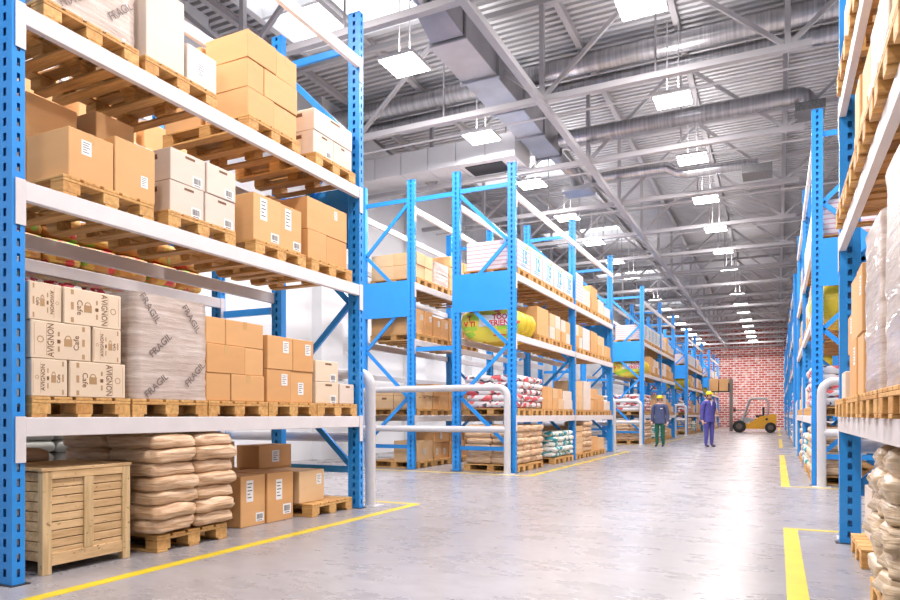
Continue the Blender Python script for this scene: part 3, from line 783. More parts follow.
carton(XF - .80, 5.84, z2, .44, .62, .72, 'kraft', f'wide kraft carton standing behind, {W(3, 2, RK)}', 'near', 0, None)
# top shelf
ys3 = [3.095, 3.865, 4.955, 5.915]
z3 = [pal(y, 3, 'near', k, RK) for k, y in enumerate(ys3)][0]
wrapped(XF - .02 - .36, 3.10, z3, .72, .68, .80, 'film-wrapped load on the near end of the top shelf, first left rack')
carton(XF - .20, 3.71, z3, .36, .36, .58, 'white_board', f'tall white carton near-side front, {W(1, 3, RK)}', 'near')
carton(XF - .20, 4.07, z3, .36, .32, .29, 'white_board', f'low white carton with label far-side front, {W(1, 3, RK)}', 'near', .03, None, None, ST_TXT2)
carton(XF - .68, 3.89, z3, .54, .66, .68, 'white_board', f'large white carton standing behind, {W(1, 3, RK)}', 'near', 0, None)
cartons_grid(XF - .02, -1, 4.955, z3, [(.255, [.42, .40]), (.26, [.26, .56]), (.25, [.55, .45])], 'kraft', W(2, 3, RK), 'near', tape='x')
cartons_grid(XF - .58, -1, 4.955, z3, [(.36, [.5, .5]), (.38, [.5, .5])], 'kraft', 'rear of ' + W(2, 3, RK), 'near', depth=.46)
cartons_grid(XF - .03, -1, 5.915, z3, [(.24, [.5, .5]), (.22, [.58])], 'white_board', W(3, 3, RK), 'near', prints=white_print, stick=(ST_BAR, ST_TXT))
# floor level: crate
def crate(x0, x1, y0, y1, zt, label):
    r = empty('wooden_crate', label, 'crate', ((x0 + x1) / 2, (y0 + y1) / 2, 0))
    a, b = (x1 - x0) / 2, (y1 - y0) / 2
    for sx in (-1, 1):
        for sy in (-1, 1):
            part('corner_post', G().cbox(sx * a - (0.05 if sx > 0 else 0), sy * b - (.065 if sy > 0 else 0), 0, sx * a + (0 if sx > 0 else .05), sy * b + (0 if sy > 0 else .065), zt - .022, .003), 'crate_post', r)
    zl, zh = .085, zt - .075
    for nm, f in (('front_panel', 1), ('rear_panel', -1)):
        g = G(); nb = 9; hh = (zh - zl - .028) / nb
        for k in range(nb): g.cbox(f * (a - .022) - .009, -b + .03, zl + .03 + k * hh, f * (a - .022) + .009, b - .03, zl + .024 + (k + 1) * hh, .003)
        part(nm, g, 'crate_wood', r)
        part('batten', G().cbox(f * (a - .008) - .008, -.035, zl + .05, f * (a - .008) + .008, .035, zh, .002), 'crate_post', r)
        part('bottom_rail', G().cbox(f * (a - .012) - .010, -b + .065, zl - .03, f * (a - .012) + .010, b - .065, zl + .05, .002), 'crate_wood', r)
        part('top_rail', G().cbox(f * (a - .010) - .011, -b + .065, zh, f * (a - .010) + .011, b - .065, zt - .022, .002), 'crate_wood', r)
    for nm, f in (('side_panel', -1), ('side_panel', 1)):
        g = G(); nb = 9; hh = (zh - zl + .05) / nb
        for k in range(nb): g.cbox(-a + .03, f * (b - .022) - .009, zl + k * hh, a - .03, f * (b - .022) + .009, zl - .006 + (k + 1) * hh, .003)
        part(nm, g, 'crate_wood', r)
    g = G()
    for k in range(5): g.cbox(-a - .008 + k * (2 * a + .016) / 5, -b - .008, zt - .021, -a - .011 + (k + 1) * (2 * a + .016) / 5, b + .008, zt, .002)
    part('lid', g, 'crate_wood', r)
crate(-4.95, -4.285, 2.775, 3.435, .70, 'wooden slatted crate standing on the floor under the near end of the rack')
pallet(-4.215 - .54, 3.975, .001, 0, f'wooden pallet under the tan sacks on floor level, {RK}', 'near')
sack_stack(-4.18, -1, 3.975, .135, .83, 1.08, 7, .114, 'tan_sack', f'floor stack beside crate, {RK}', 'near')
sack_stack(-5.02, -1, 3.0, .0, .64, .5, 7, .118, 'tan_sack', f'floor stack behind crate, {RK}', 'near', rows=1)
carton(-4.44 - .26, 4.90, .001, .52, .33, .475, 'kraft', 'kraft carton on the floor beside tan sacks, with address and barcode labels', 'near', 0, 'cartons on the floor', None, ST_BOTH)
carton(-4.42 - .26, 5.265, .001, .52, .385, .48, 'kraft', 'kraft carton on the floor between carton pair and small pallet, two labels', 'near', 0, 'cartons on the floor', None, (('f', -.06, .15, .09, .20, 'text'), ('f', .25, -.27, .12, .1, 'bar')))
carton(-5.04 - .22, 5.10, .001, .46, .50, .50, 'kraft', 'lower kraft carton at the back behind floor carton pair, near side', 'near', 0, 'cartons at the back of floor level')
carton(-4.98 - .22, 5.90, .135, .30, .60, .325, 'kraft', 'lower kraft carton at the back behind floor carton pair, far side', 'near', 0, 'cartons at the back of floor level')
carton(-5.04 - .22, 5.06, .503, .44, .46, .27, 'kraft', 'upper kraft carton at the back with pale label, near side', 'near', 0, 'cartons at the back of floor level', None, (('f', .1, 0, .09, .14, 'text'),))
carton(-4.98 - .22, 5.92, .463, .32, .54, .25, 'kraft', 'upper kraft carton at the back with pale label, far side', 'near', 0, 'cartons at the back of floor level', None, (('f', 0, 0, .12, .13, 'text'),))
pallet(-4.26 - .54, 5.92, .001, 0, f'wooden pallet holding one pale carton at the far end of floor level, {RK}', 'near')
carton(-4.40 - .25, 5.74, .135, .5, .42, .33, 'kraft_pale', 'pale kraft carton alone on the small pallet beside the rack foot', 'near', 0, None, None, (('f', .28, .2, .085, .11, 'text'),))
# ------------------------------------------------------------------ rack behind, against the white wall
RB = 'first wall rack'
XFB = XLB - .012
for k, y in enumerate((3.0, 3.75, 4.5)):
    zq = pal(y, 1, 'mid', k, RB, XFB)
    if k < 3: sack_stack(XFB, -1, y, zq, .72, .6, 9, .138, 'berry_sack', W(k, 1, RB), 'mid', rows=1)
for k, y in enumerate((3.3, 4.1, 4.9, 5.7)):
    sack_stack(XFB + .0, -1, y, 2.503, .78, 1.1, 4, .13, 'fruit_sack', f'{ORD[k]} pile of middle shelf, {RB}', 'mid', rows=1)
for k, y in enumerate((3.1, 3.9, 4.8, 5.6)):
    zq = pal(y, 3, 'mid', k, RB, XFB)
    cartons_grid(XFB - .02, -1, y, zq, [(.3, [.5, .5]), (.3, [.5, .5])], 'kraft', W(k, 3, RB), 'mid')
zq = pal(4.2, 0, 'mid', 0, RB, XFB); sack_stack(XFB, -1, 4.2, zq, .84, .52, 7, .115, 'grey_sack', W(0, 0, RB), 'mid', rows=1)

# ------------------------------------------------------------------ long yellow bags
_bag = {}
def bag(x, y, z, label, mode, side=False, lx=1.2, ly=.25, lz=.54):
    if 'g' not in _bag:
        g = G(); NX_, NC = 20, 20; vs = []; fs = []
        for i in range(NX_ + 1):
            t = -1 + 2 * i / NX_; k = max(.03, (1 - abs(t) ** 4.5)) ** .5; sag = .11 * max(0, 1 - (t / .86) ** 2) ** .6
            for j in range(NC):
                a = 2 * PI * j / NC; yy = math.cos(a) * ly / 2 * k; zz = math.sin(a) * lz / 2 * k
                w = noise.noise(Vector((t * 5, yy * 9, zz * 9))) * .008
                vs.append((t * lx / 2, yy + w, lz / 2 + zz + w - (sag * (1 - (zz / lz + .5) * .8))))
        for i in range(NX_):
            for j in range(NC): fs.append((i * NC + j, i * NC + (j + 1) % NC, (i + 1) * NC + (j + 1) % NC, (i + 1) * NC + j)[::-1])
        fs += [tuple(range(NC)), tuple(NX_ * NC + j for j in range(NC))[::-1]]
        g.add(vs, fs, 0, True); _bag['g'] = g
        _bag['m'] = g.mesh('bag', 'yellow_bag'); _bag['p'] = g.mesh('bag', 'yellow_print')
    if mode == 'far': far('bag', _bag['g'], Matrix.Translation((x, y, z))); return
    o = tag(link('bag', _bag['p' if side else 'm'], None, (x, y, z)), label, 'bag', 'long yellow bags')
    if side:
        g = G()
        g.quad((.16, -ly / 2 - .006, lz * .52), (1, 0, 0), (0, 0, 1), .66, .21, 1, .0008)
        for s, u, v, sz in (('TOOL', .28, .62, .13), ('VERIEN', .20, .42, .14), ('T', -.36, .62, .12), ('V TI', -.36, .42, .13)):
            g.place(text_g(s, sz, bold=.005), frame((u, -ly / 2 - .008, lz * v), *NY), 0)
        part('lettering', g, ['red', 'paper'], o, label='red lettering on a white band')
    return o

def cyan_box(x, y, z, dx, dy, dz, label, mode, rz, word, sgn):
    o = carton(x, y, z, dx, dy, dz, 'layered' if 'first pallet' in label else 'bright_board', label, mode, rz, 'tall white cartons with cyan print')
    if mode == 'far' or o is None: return
    k = ('cy', word)
    if k not in _prm:
        g = G(); X_ = dx / 2 + .0003
        g.quad((X_, -dy * .47, dz / 2), (0, 1, 0), (0, 0, 1), .022, dz * .98, 1)
        for i, (ww, v) in enumerate(((.5, .80), (.5, .72), (.42, .20), (.5, .13))): g.quad((X_, dy * .02, dz * v), (0, 1, 0), (0, 0, 1), dy * ww, .018, 3)
        g.quad((X_, dy * .30, dz * .86), (0, 1, 0), (0, 0, 1), .09, .07, 2)
        g.place(text_g(word, .30, bold=.014), frame((X_ + .001, .06, dz * .46), *PX), 0)
        _prm[k] = g.mesh('print', ['cyan', 'pink', 'lime', 'cyan'])
    q = link('lettering', _prm[k], o); q['label'] = 'cyan numerals with pink and lime blocks'

# ------------------------------------------------------------------ repeated rack loads
def block_loads(y0, rk, xf, sgn, mode, side_words):
    pm = mode
    near = mode == 'mid'
    def yk(k): return y0 + (.52 + .745 * k if k < 5 else 3.93 + .52 + .745 * (k - 5))
    def PL(k, L, y=None): return pal(yk(k) if y is None else y, L, pm, k, rk, xf, sgn)
    def CG(k, L, layers, mat, y=None, **kw): return cartons_grid(xf + sgn * .02, sgn, yk(k) if y is None else y, PL(k, L, y), layers, mat, W(k, L, rk), mode, **kw)
    rz = 0 if sgn < 0 else PI
    # top shelf
    for k in range(5):
        z = PL(k, 3)
        cyan_box(xf + sgn * (.02 + .5), yk(k), z, 1.0, .70, .52, f'tall white carton with cyan number, {W(k, 3, rk)}', mode, rz, '15' if k % 2 == 0 else '12', sgn)
    CG(5, 3, [(.66, [1])], 'layered', depth=.9); CG(6, 3, [(.22, [.5, .5]), (.2, [.6])], 'white_board')
    CG(7, 3, [(.30, [1]), (.30, [.8])], 'kraft'); CG(8, 3, [(.36, [.5, .5])], 'white_board'); CG(9, 3, [(.28, [.5, .5])], 'bright_board')
    # middle shelf
    for k in range(4): bag(xf + sgn * .60, y0 + .30 + .285 * k, LV[2] + .002, f'long yellow bag, {ORD[k]} in line on the middle shelf, {rk}', mode, k == 0 and side_words)
    CG(3, 2, [(.56, [1])], 'kraft', y=y0 + 1.74, depth=.8); CG(4, 2, [(.26, [.5, .5]), (.27, [.5, .5])], ['white_board', 'kraft_pale'], y=y0 + 2.55); CG(2, 2, [(.24, [.5, .5]), (.26, [.5, .5])], ['kraft', 'white_board'], y=y0 + 3.36)
    CG(5, 2, [(.28, [.5, .5]), (.26, [.5, .5])], ['kraft', 'white_board']); CG(6, 2, [(.54, [1])], 'bright_board'); CG(7, 2, [(.30, [.5, .5]), (.24, [.5, .5])], 'kraft')
    CG(8, 2, [(.26, [.6, .4]), (.24, [1])], ['kraft', 'kraft_pale']); CG(9, 2, [(.30, [.5, .5])], 'kraft')
    # lowest shelf
    for k in (0, 1): sack_stack(xf, sgn, yk(k), PL(k, 1), .72, 1.04 if near else .52, 5, .125, 'red_sack', W(k, 1, rk), mode, rows=2 if near and k == 0 else 1) if not (near and k == 0) else sack_stack(xf, sgn, yk(k), PL(k, 1), .72, 1.04, 5, .125, 'red_sack', W(k, 1, rk), mode, rows=2)
    CG(2, 1, [(.46, [.5, .5])], 'kraft', tape='x'); CG(3, 1, [(.22, [.5, .5]), (.22, [.5, .5])], ['kraft', 'kraft_pale']); CG(4, 1, [(.21, [1]), (.20, [1])], 'white_board')
    CG(5, 1, [(.34, [.5, .5]), (.34, [.5, .5])], 'kraft_pale'); CG(6, 1, [(.70, [1])], 'white_board'); CG(7, 1, [(.27, [.5, .5]), (.27, [.5, .5])], 'kraft')
    CG(8, 1, [(.26, [.5, .5]), (.14, [.5, .5])], 'kraft'); CG(9, 1, [(.25, [.5, .5])], 'white_board')
    # floor level
    for k in (0, 1): sack_stack(xf, sgn, yk(k), PL(k, 0), .72, 1.04 if near and k == 0 else .52, 6, .125, 'tan_sack', W(k, 0, rk), mode, rows=2 if near and k == 0 else 1)
    for k in (3, 4): sack_stack(xf, sgn, yk(k), PL(k, 0), .72, .6, 5, .115, 'teal_sack', W(k, 0, rk), mode, rows=1)
    z = PL(5, 0)
    for q in range(5): CGq = cartons_grid(xf + sgn * .02, sgn, yk(5), z + q * .13, [(.13, [1])], 'kraft_pale', f'{ORD[q]} slab up, {W(5, 0, rk)}', mode, depth=.8)
    sack_stack(xf, sgn, yk(6), PL(6, 0), .72, .52, 6, .13, 'tan_sack', W(6, 0, rk), mode, rows=1)
    CG(7, 0, [(.36, [.5, .5])], 'kraft'); CG(8, 0, [(.3, [.6])], 'kraft_pale')
block_loads(BLK[1][0], 'second left rack', XL - .012, -1, 'mid', True)
block_loads(BLK[2][0], 'third left rack', XL - .012, -1, 'mid', True)
for i in (3, 4): block_loads(BLK[i][0], f'{NUM[i]} left rack', XL - .012, -1, 'far', False)
for i in (1, 2, 3, 4): block_loads(BLK[i][0], f'{NUM[i]} right rack', XR + .012, 1, 'far', False)

# second wall rack, seen through the end frame and the gap
RW = 'second wall rack'; yb = BLK[1][0]
def wy(k): return yb + .52 + .745 * k
for k in range(4):
    z = pal(wy(k), 3, 'mid', k, RW, XFB)
    if k == 1: wrapped(XFB - .4, wy(k), z, .76, .68, .46, 'low film-wrapped load on the top shelf of the second wall rack', 0, False)
    else: cartons_grid(XFB - .02, -1, wy(k), z, [(.26, [.5, .5]), (.24, [.5, .5])] + ([(.22, [.6])] if k > 1 else []), 'kraft' if k > 1 else 'kraft_pale', W(k, 3, RW), 'mid', rows=2 if k == 0 else 1)
    z = pal(wy(k), 2, 'mid', k, RW, XFB)
    cartons_grid(XFB - .02, -1, wy(k), z, [(.48 - .06 * (k % 2), [.5, .5])], 'kraft', W(k, 2, RW), 'mid', rows=2 if k == 0 else 1, stick=(ST_TXT,))
    z = pal(wy(k), 1, 'mid', k, RW, XFB)
    cartons_grid(XFB - .02, -1, wy(k), z, [(.26, [.34, .33, .33]), (.25 if k else .16, [.5, .5])], 'kraft_pale' if k == 0 else 'kraft', W(k, 1, RW), 'mid', rows=2 if k == 0 else 1, prints=white_print if k == 0 else None)
    z = pal(wy(k), 0, 'mid', k, RW, XFB)
    cartons_grid(XFB - .02, -1, wy(k), z, [(.34, [.5, .5]), (.30, [.6])] if k else [(.40, [.6])], 'kraft_pale' if k == 0 else 'kraft', W(k, 0, RW), 'mid', stick=(ST_TXT2,))

# ------------------------------------------------------------------ first right rack
RR = 'first right rack'; XFR = XR - .045
yr = [5.80, 4.86, 4.02, 3.25]
for k, y in enumerate(yr):
    z = pal(y, 1, 'near', k, RR, XFR, 1)
    if k == 0:
        cartons_grid(XFR + .02, 1, 5.98, z, [(.21, [1])], 'white_board', 'small one, ' + W(0, 1, RR), 'near', width=.30, depth=.3)
        cartons_grid(XFR + .05, 1, 5.63, z, [(.32, [1]), (.28, [1])], 'kraft', W(0, 1, RR), 'near', width=.34, stick=(ST_NONE, ST_TXT, ST_NONE, ST_TXT))
    elif k == 1: cartons_grid(XFR + .02, 1, y, z, [(.36, [.45, .55]), (.40, [.45, .55])], 'kraft', W(1, 1, RR), 'near', stick=(ST_NONE, ST_TXT))
    else: wrapped(XFR + .02 + .36, y, z, .72, .70, .84 + .1 * (k - 2), f'tall film-wrapped load on {W(k, 1, RR)}', PI, False)
yr2 = [5.72, 4.95, 4.18, 3.40]
for k, y in enumerate(yr2):
    z = pal(y, 2, 'near', k, RR, XFR, 1)
    if k: cartons_grid(XFR + .05, 1, y, z, [(.28, [.5, .5]), (.30, [.55, .45])], ['white_board', 'kraft'][k % 2] if k != 0 else 'kraft_pale', W(k, 2, RR), 'near', prints=None)
for k, y in enumerate((5.85, 4.9, 4.0)):
    z = pal(y, 3, 'near', k, RR, XR - .03, 1)
    cartons_grid(XR + .0, 1, y, z, [(.26, [.5, .5]), (.26, [.5, .5])], 'kraft_pale' if k == 0 else 'white_board', W(k, 3, RR), 'near', depth=.5)
pallet(XFR + .10 + .54, 5.70, .001, PI, f'wooden pallet with a white carton on floor level, {RR}', 'near')
carton(XFR + .19 + .25, 5.82, .135, .5, .42, .38, 'white_board', 'white carton on the floor pallet behind the right rack foot', 'near', PI, None)
pallet(XFR + .06 + .54, 4.12, .001, PI, f'wooden pallet under the beige wrapped sacks, {RR}', 'near')
sack_stack(XFR + .07, 1, 4.12, .135, .74, 1.06, 6, .128, 'beige_sack', f'floor stack, {RR}', 'near')

# ------------------------------------------------------------------ forklift
def forklift(x, y):
    f = empty('forklift', 'orange forklift truck with grey cage parked before the brick wall', 'forklift', (x, y, 0))
    g = G()
    prof = [(-.55, .22), (.45, .22), (.45, .62), (.55, 1.0), (.25, .95), (-.35, .55), (-.62, .50)]
    v = [(a, -.5, b) for a, b in prof] + [(a, .5, b) for a, b in prof]; k = len(prof)
    g.add(v, [tuple(range(k)), tuple(range(2 * k - 1, k - 1, -1))] + [(i + k, (i + 1) % k + k, (i + 1) % k, i) for i in range(k)])
    part('chassis', g, 'orange', f)
    g = G(); prof = [(.40, .30), (.95, .34), (1.08, .50), (1.10, 1.02), (1.02, 1.08), (.52, 1.02), (.40, .70)]
    v = [(a, -.48, b) for a, b in prof] + [(a, .48, b) for a, b in prof]; k = len(prof)
    g.add(v, [tuple(range(k)), tuple(range(2 * k - 1, k - 1, -1))] + [(i + k, (i + 1) % k + k, (i + 1) % k, i) for i in range(k)])
    cw = part('counterweight', g, 'orange', f)
    part('filler_cap', G().tube([(.58, -.487, .78), (.58, -.50, .78)], .07, 16), 'dark', cw)
    for sx, r, xx in ((-1, .36, -.88), (1, .30, .78)):
        for sy in (-1, 1):
            w = part('wheel', G().tube([(xx, sy * .52 - .11, r), (xx, sy * .52 - .09, r), (xx, sy * .52 + .09, r), (xx, sy * .52 + .11, r)], [r * .86, r, r, r * .86], 28), 'rubber', f)
            part('hub', G().tube([(xx, sy * .52 - .125, r), (xx, sy * .52 + .125, r)], r * .5, 18), 'hub', w)
    for sy in (-1, 1):
        part('cage_bar', G().tube([(-.72, sy * .44, .62), (-.62, sy * .44, 1.0), (-.36, sy * .44, 1.85), (-.28, sy * .44, 1.95), (-.1, sy * .44, 1.99), (.5, sy * .44, 1.99), (.6, sy * .44, 1.93), (.66, sy * .44, 1.6), (.62, sy * .44, .95)], .05, 10), 'cage', f)
    g = G()
    for k in range(7): g.box(-.25 + k * .11, -.44, 1.97, -.21 + k * .11, .44, 2.0)
    part('roof_grid', g, 'cage', f)
    part('cowl', G().add([(-.98, -.42, .60), (-.50, -.42, .55), (-.05, -.42, .70), (-.1, -.42, .78), (-.72, -.42, .95), (-.98, .42, .60), (-.50, .42, .55), (-.05, .42, .70), (-.1, .42, .78), (-.72, .42, .95)], [(0, 1, 2, 3, 4), (9, 8, 7, 6, 5), (0, 5, 6, 1), (1, 6, 7, 2), (2, 7, 8, 3), (3, 8, 9, 4), (4, 9, 5, 0)]), 'cage', f)
    part('seat', G().cbox(-.02, -.25, .88, .42, .25, 1.02, .03).cbox(.34, -.25, 1.0, .46, .25, 1.5, .03), 'dark', f)
    sw = G(); sw.tube([(-.42 + .17 * .5 * math.cos(a), .17 * math.sin(a), 1.14 + .17 * .86 * math.cos(a)) for a in [2 * PI * i / 16 for i in range(17)]], .016, 6, cap=False); sw.tube([(-.42, 0, 1.14), (-.62, 0, .9)], .02, 6)
    part('steering_wheel', sw, 'dark', f)
    m = part('mast', G().box(-1.42, -.40, .06, -1.28, -.30, 3.18).box(-1.42, .30, .06, -1.28, .40, 3.18).box(-1.40, -.30, 3.08, -1.30, .30, 3.16).box(-1.40, -.30, 1.5, -1.30, .30, 1.58).box(-1.40, -.30, .2, -1.30, .30, .28), 'mast', f)
    part('lift_cylinder', G().tube([(-1.33, 0, .1), (-1.33, 0, 2.6)], .05, 10), 'cage', m)
    part('fork_carriage', G().box(-1.50, -.45, 2.42, -1.43, .45, 2.9), 'dark', f)
    for sy in (-.26, .26): part('fork', G().box(-2.55, sy - .06, 2.40, -1.45, sy + .06, 2.445).box(-1.52, sy - .06, 2.40, -1.45, sy + .06, 2.85), 'dark', f)
    part('headlamp', G().tube([(-1.2, -.42, 1.32), (-1.08, -.42, 1.32)], .09, 12).box(-1.12, -.44, 1.28, -.6, -.40, 1.33), 'dark', f)
    return f
forklift(-1.13, 43.5)
for k, xx in enumerate((-3.42, -2.86)):
    carton(xx, 43.5, 2.447, .5, .9, .72, 'kraft', f'kraft carton lifted on the forklift forks, {"outer" if k == 0 else "inner beside the mast"}', 'mid', 0, 'cartons on the forks')

# ------------------------------------------------------------------ people
def skin_mesh(J, E, name, mats, matfn, root=0, sub=2):
    me = bpy.data.meshes.new(name); me.from_pydata([j[0] for j in J], E, [])
    o = bpy.data.objects.new(name, me); COL.objects.link(o)
    o.modifiers.new('s', 'SKIN'); su = o.modifiers.new('u', 'SUBSURF'); su.levels = sub; su.render_levels = sub
    for i, j in enumerate(J):
        sv = me.skin_vertices[0].data[i]; r = j[1]; sv.radius = r if isinstance(r, tuple) else (r, r); sv.use_root = (i == root)
    bpy.context.view_layer.update()
    m2 = bpy.data.meshes.new_from_object(o.evaluated_get(bpy.context.evaluated_depsgraph_get()))
    bpy.data.objects.remove(o); bpy.data.meshes.remove(me)
    m2.name = name; m2.materials.clear()
    for m in mats: m2.materials.append(M[m])
    for p in m2.polygons:
        p.material_index = matfn(p.center); p.use_smooth = True
    return m2
def person(x, y, rz, H, jacket, trousers, arms, label, collar=False):
    """faces local -y"""
    s = H / 1.75
    V = lambda a, b, c: (a * s, b * s, c * s)
    J = [(V(0, 0, .95), (.190 * s, .135 * s)), (V(0, .005, 1.12), (.195 * s, .14 * s)), (V(0, 0, 1.30), (.205 * s, .135 * s)), (V(0, .005, 1.43), (.15 * s, .09 * s)), (V(0, 0, 1.50), .055 * s), (V(0, -.01, 1.56), .055 * s), (V(0, -.015, 1.64), (.078 * s, .098 * s)), (V(0, -.01, 1.71), (.066 * s, .085 * s))]
    E = [(0, 1), (1, 2), (2, 3), (3, 4), (4, 5), (5, 6), (6, 7)]
    for sd in (-1, 1):
        b = len(J)
        J += [(V(sd * .095, 0, .84), .098 * s), (V(sd * .10, -.01, .50), .072 * s), (V(sd * .105, .0, .30), .066 * s), (V(sd * .11, .01, .09), .052 * s), (V(sd * .115, -.02, .04), .042 * s), (V(sd * .125, -.15, .032), .036 * s)]
        E += [(0, b), (b, b + 1), (b + 1, b + 2), (b + 2, b + 3), (b + 3, b + 4), (b + 4, b + 5)]
        A = arms[0 if sd < 0 else 1]; b = len(J)
        rad = (.080, .072, .064, .052, .034, .04, .034)
        J += [(V(sd * a[0], a[1], a[2]), r * s) for a, r in zip(A, rad)]
        E += [(3, b)] + [(b + i, b + i + 1) for i in range(len(A) - 1)]
    wr = [[Vector(V(sd * A[4][0], A[4][1], A[4][2])) for sd, A in ((-1, arms[0]), (1, arms[1]))]]
    def mf(c):
        z = c.z / s
        if z > 1.475: return 2
        for sd, A in ((-1, arms[0]), (1, arms[1])):
            w, e = Vector(V(sd * A[4][0], A[4][1], A[4][2])), Vector(V(sd * A[6][0], A[6][1], A[6][2]))
            if (c - e).length < (w - e).length + .015 * s and (c - w).dot(e - w) > 0 and abs(c.x) > .0 and (c - (w + e) / 2).length < .12 * s: return 2
        if z < .07: return 3
        if z > .82 or abs(c.x) > .22 * s: return 0
        return 1
    r = empty('person', label, 'person', (x, y, 0), rz)
    body = part('body', skin_mesh(J, E, 'body', [jacket, trousers, 'skin', 'shoe'], mf), None, r)
    # fingers rooted in each palm
    fg = G()
    for sd, A in ((-1, arms[0]), (1, arms[1])):
        w, p, e = [Vector(V(sd * A[i][0], A[i][1], A[i][2])) for i in (4, 5, 6)]
        d = (e - w).normalized(); side = Vector((0, 1, 0)); side = (side - d * side.dot(d)).normalized(); cur = d.cross(side) * sd
        for k, (o_, L) in enumerate(((-.03, .075), (-.01, .085), (.01, .08), (.03, .062))):
            q = e + side * o_ * s - d * .015 * s; fg.tube([q, q + d * L * .5 * s, q + (d * .85 + cur * .3) * L * s], [.0095 * s, .009 * s, .007 * s], 7)
        q = p - side * .03 * s; fg.tube([q, q - side * .03 * s + d * .03 * s, q - side * .035 * s + d * .07 * s], [.011 * s, .010 * s, .008 * s], 7)
    part('finger', fg, 'skin', body, label='curled fingers')
    # face
    face = G()
    face.tube([V(0, -.105, 1.645), V(0, -.128, 1.615), V(0, -.108, 1.605)], [.008 * s, .015 * s, .008 * s], 8)
    for sx in (-1, 1):
        face.tube([V(sx * .078, 0, 1.66), V(sx * .092, .008, 1.64), V(sx * .08, .0, 1.60)], [.012 * s, .016 * s, .01 * s], 8)
    part('nose_and_ears', face, 'skin', body)
    ey = G()
    for sx in (-1, 1): ey.tube([V(sx * .032, -.092, 1.648), V(sx * .032, -.106, 1.648)], .010 * s, 8)
    ey.tube([V(-.024, -.100, 1.582), V(0, -.106, 1.579), V(.024, -.100, 1.582)], .005 * s, 6)
    part('eyes_and_mouth', ey, 'hair', body)
    hr = G(); hr.tube([V(0, .03, 1.58), V(0, .03, 1.68)], [.082 * s, .096 * s], 16); part('hair', hr, 'hair', r)
    hh = G(); hh.tube([V(0, -.01, 1.67)] + [V(0, -.01, 1.675 + .115 * math.sin(t)) for t in [PI / 2 * i / 6 for i in range(7)]], [.112 * s] + [.112 * s * max(.04, math.cos(PI / 2 * i / 6)) for i in range(7)], 20)
    hh.add([V(-.10, -.06, 1.682), V(.10, -.06, 1.682), V(.085, -.15, 1.675), V(0, -.175, 1.672), V(-.085, -.15, 1.675)] + [V(-.10, -.06, 1.69), V(.10, -.06, 1.69), V(.085, -.15, 1.683), V(0, -.175, 1.68), V(-.085, -.15, 1.683)], [(0, 1, 2, 3, 4), (9, 8, 7, 6, 5), (0, 5, 6, 1), (1, 6, 7, 2), (2, 7, 8, 3), (3, 8, 9, 4), (4, 9, 5, 0)])
    part('hard_hat', hh, 'helmet', r, label='yellow hard hat')
    # jacket skirt and collar
    jk = G(); jk.tube([V(0, 0, .80), V(0, 0, .93), V(0, 0, 1.06)], [.205 * s, .20 * s, .185 * s], 20, cap=False)
    jk.v = [(vx, vy * .74, vz) for vx, vy, vz in jk.v]
    part('jacket_hem', jk, jacket, r)
    part('collar', G().tube([V(0, .002, 1.44), V(0, .0, 1.50)], [.085 * s, .068 * s], 14, cap=False), 'shirt' if collar else jacket, r)
    if not collar: part('name_patch', G().box(.05 * s, -.142 * s, 1.30 * s, .13 * s, -.128 * s, 1.33 * s), 'paper', r, label='white name patch')
    else: part('shirt_front', G().add([V(-.035, -.118, 1.46), V(.035, -.118, 1.46), V(0, -.135, 1.30), V(-.03, -.08, 1.46), V(.03, -.08, 1.46), V(0, -.09, 1.30)], [(0, 2, 1), (3, 4, 5), (0, 1, 4, 3), (1, 2, 5, 4), (2, 0, 3, 5)]), 'shirt', r)
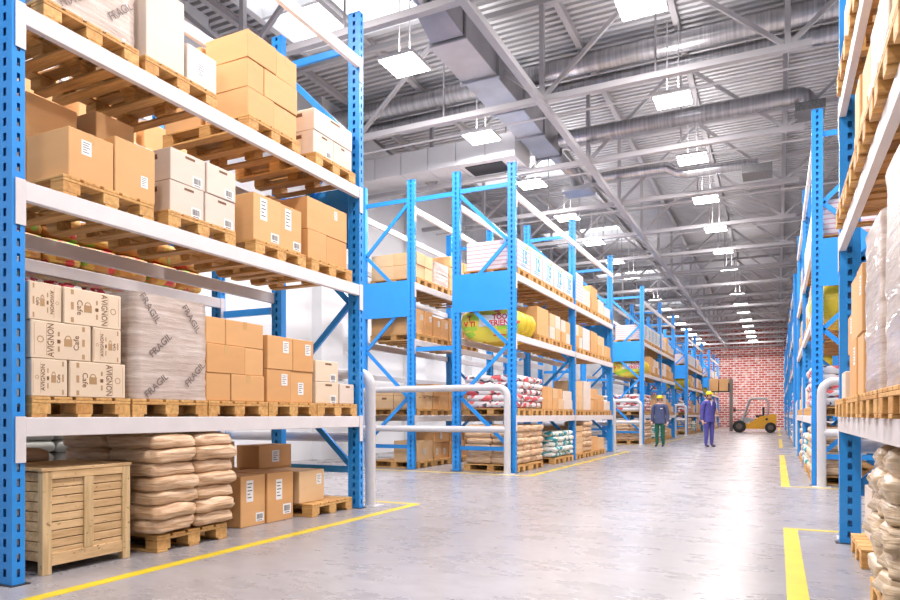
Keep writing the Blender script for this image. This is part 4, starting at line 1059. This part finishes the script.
armA = [(.20, 0, 1.40), (.245, .01, 1.22), (.262, .01, 1.08), (.275, -.02, .92), (.278, -.03, .855), (.277, -.045, .80), (.274, -.055, .76)]
armB = [(.20, .01, 1.40), (.235, .06, 1.22), (.25, .10, 1.09), (.20, .14, .97), (.15, .165, .92), (.11, .17, .89), (.08, .17, .87)]
person(-3.47, 22.95, -.15, 1.66, 'navy', 'green', (armA, armA), 'person in slate jacket, green trousers and yellow hard hat standing by the third left rack')
person(-2.0, 23.4, .75, 1.78, 'purple', 'purple', (armA, armB), 'person in violet-blue work suit and yellow hard hat, looking aside, in the aisle', True)

# ------------------------------------------------------------------ the rest of each kind, past the first 300
FM = {'carton': (['kraft', 'kraft_pale', 'white_board', 'bright_board', 'layered', 'cream'], 'distant cartons filling the far racks'), 'sack': (['tan_sack', 'red_sack', 'teal_sack', 'beige_sack'], 'distant sacks stacked in the far racks'),
      'pallet': (['wood'], 'distant wooden pallets in the far racks'), 'bag': (['yellow_bag'], 'distant yellow bags in the far racks')}
for k, g in FAR.items():
    o = link(f'{k}_stock', g.mesh(k + '_stock', FM[k][0])); o['kind'] = 'stuff'; o['label'] = FM[k][1]; o['category'] = k

# ------------------------------------------------------------------ daylight, camera, view
w = bpy.data.worlds.new('daylight'); SC.world = w; w.use_nodes = True
w.node_tree.nodes['Background'].inputs[0].default_value = (.95, .97, 1, 1); w.node_tree.nodes['Background'].inputs[1].default_value = .22
cam = bpy.data.cameras.new('camera'); co = bpy.data.objects.new('camera', cam); COL.objects.link(co)
co.location = (0, 0, 1.05); co.rotation_euler = (PI / 2, 0, math.radians(25.9059))
cam.sensor_width = 36; cam.lens = 673.9161 / 900 * 36; cam.shift_y = (414.5635 - 300) / 900
cam.clip_start = .05; cam.clip_end = 200
SC.camera = co
SC.view_settings.view_transform = 'Standard'; SC.view_settings.look = 'None'; SC.view_settings.gamma = 1; SC.view_settings.use_curve_mapping = False
SC.view_settings.exposure = 0.60
SC.cycles.use_denoising = True
SC.cycles.max_bounces = 7; SC.cycles.diffuse_bounces = 2; SC.cycles.glossy_bounces = 3
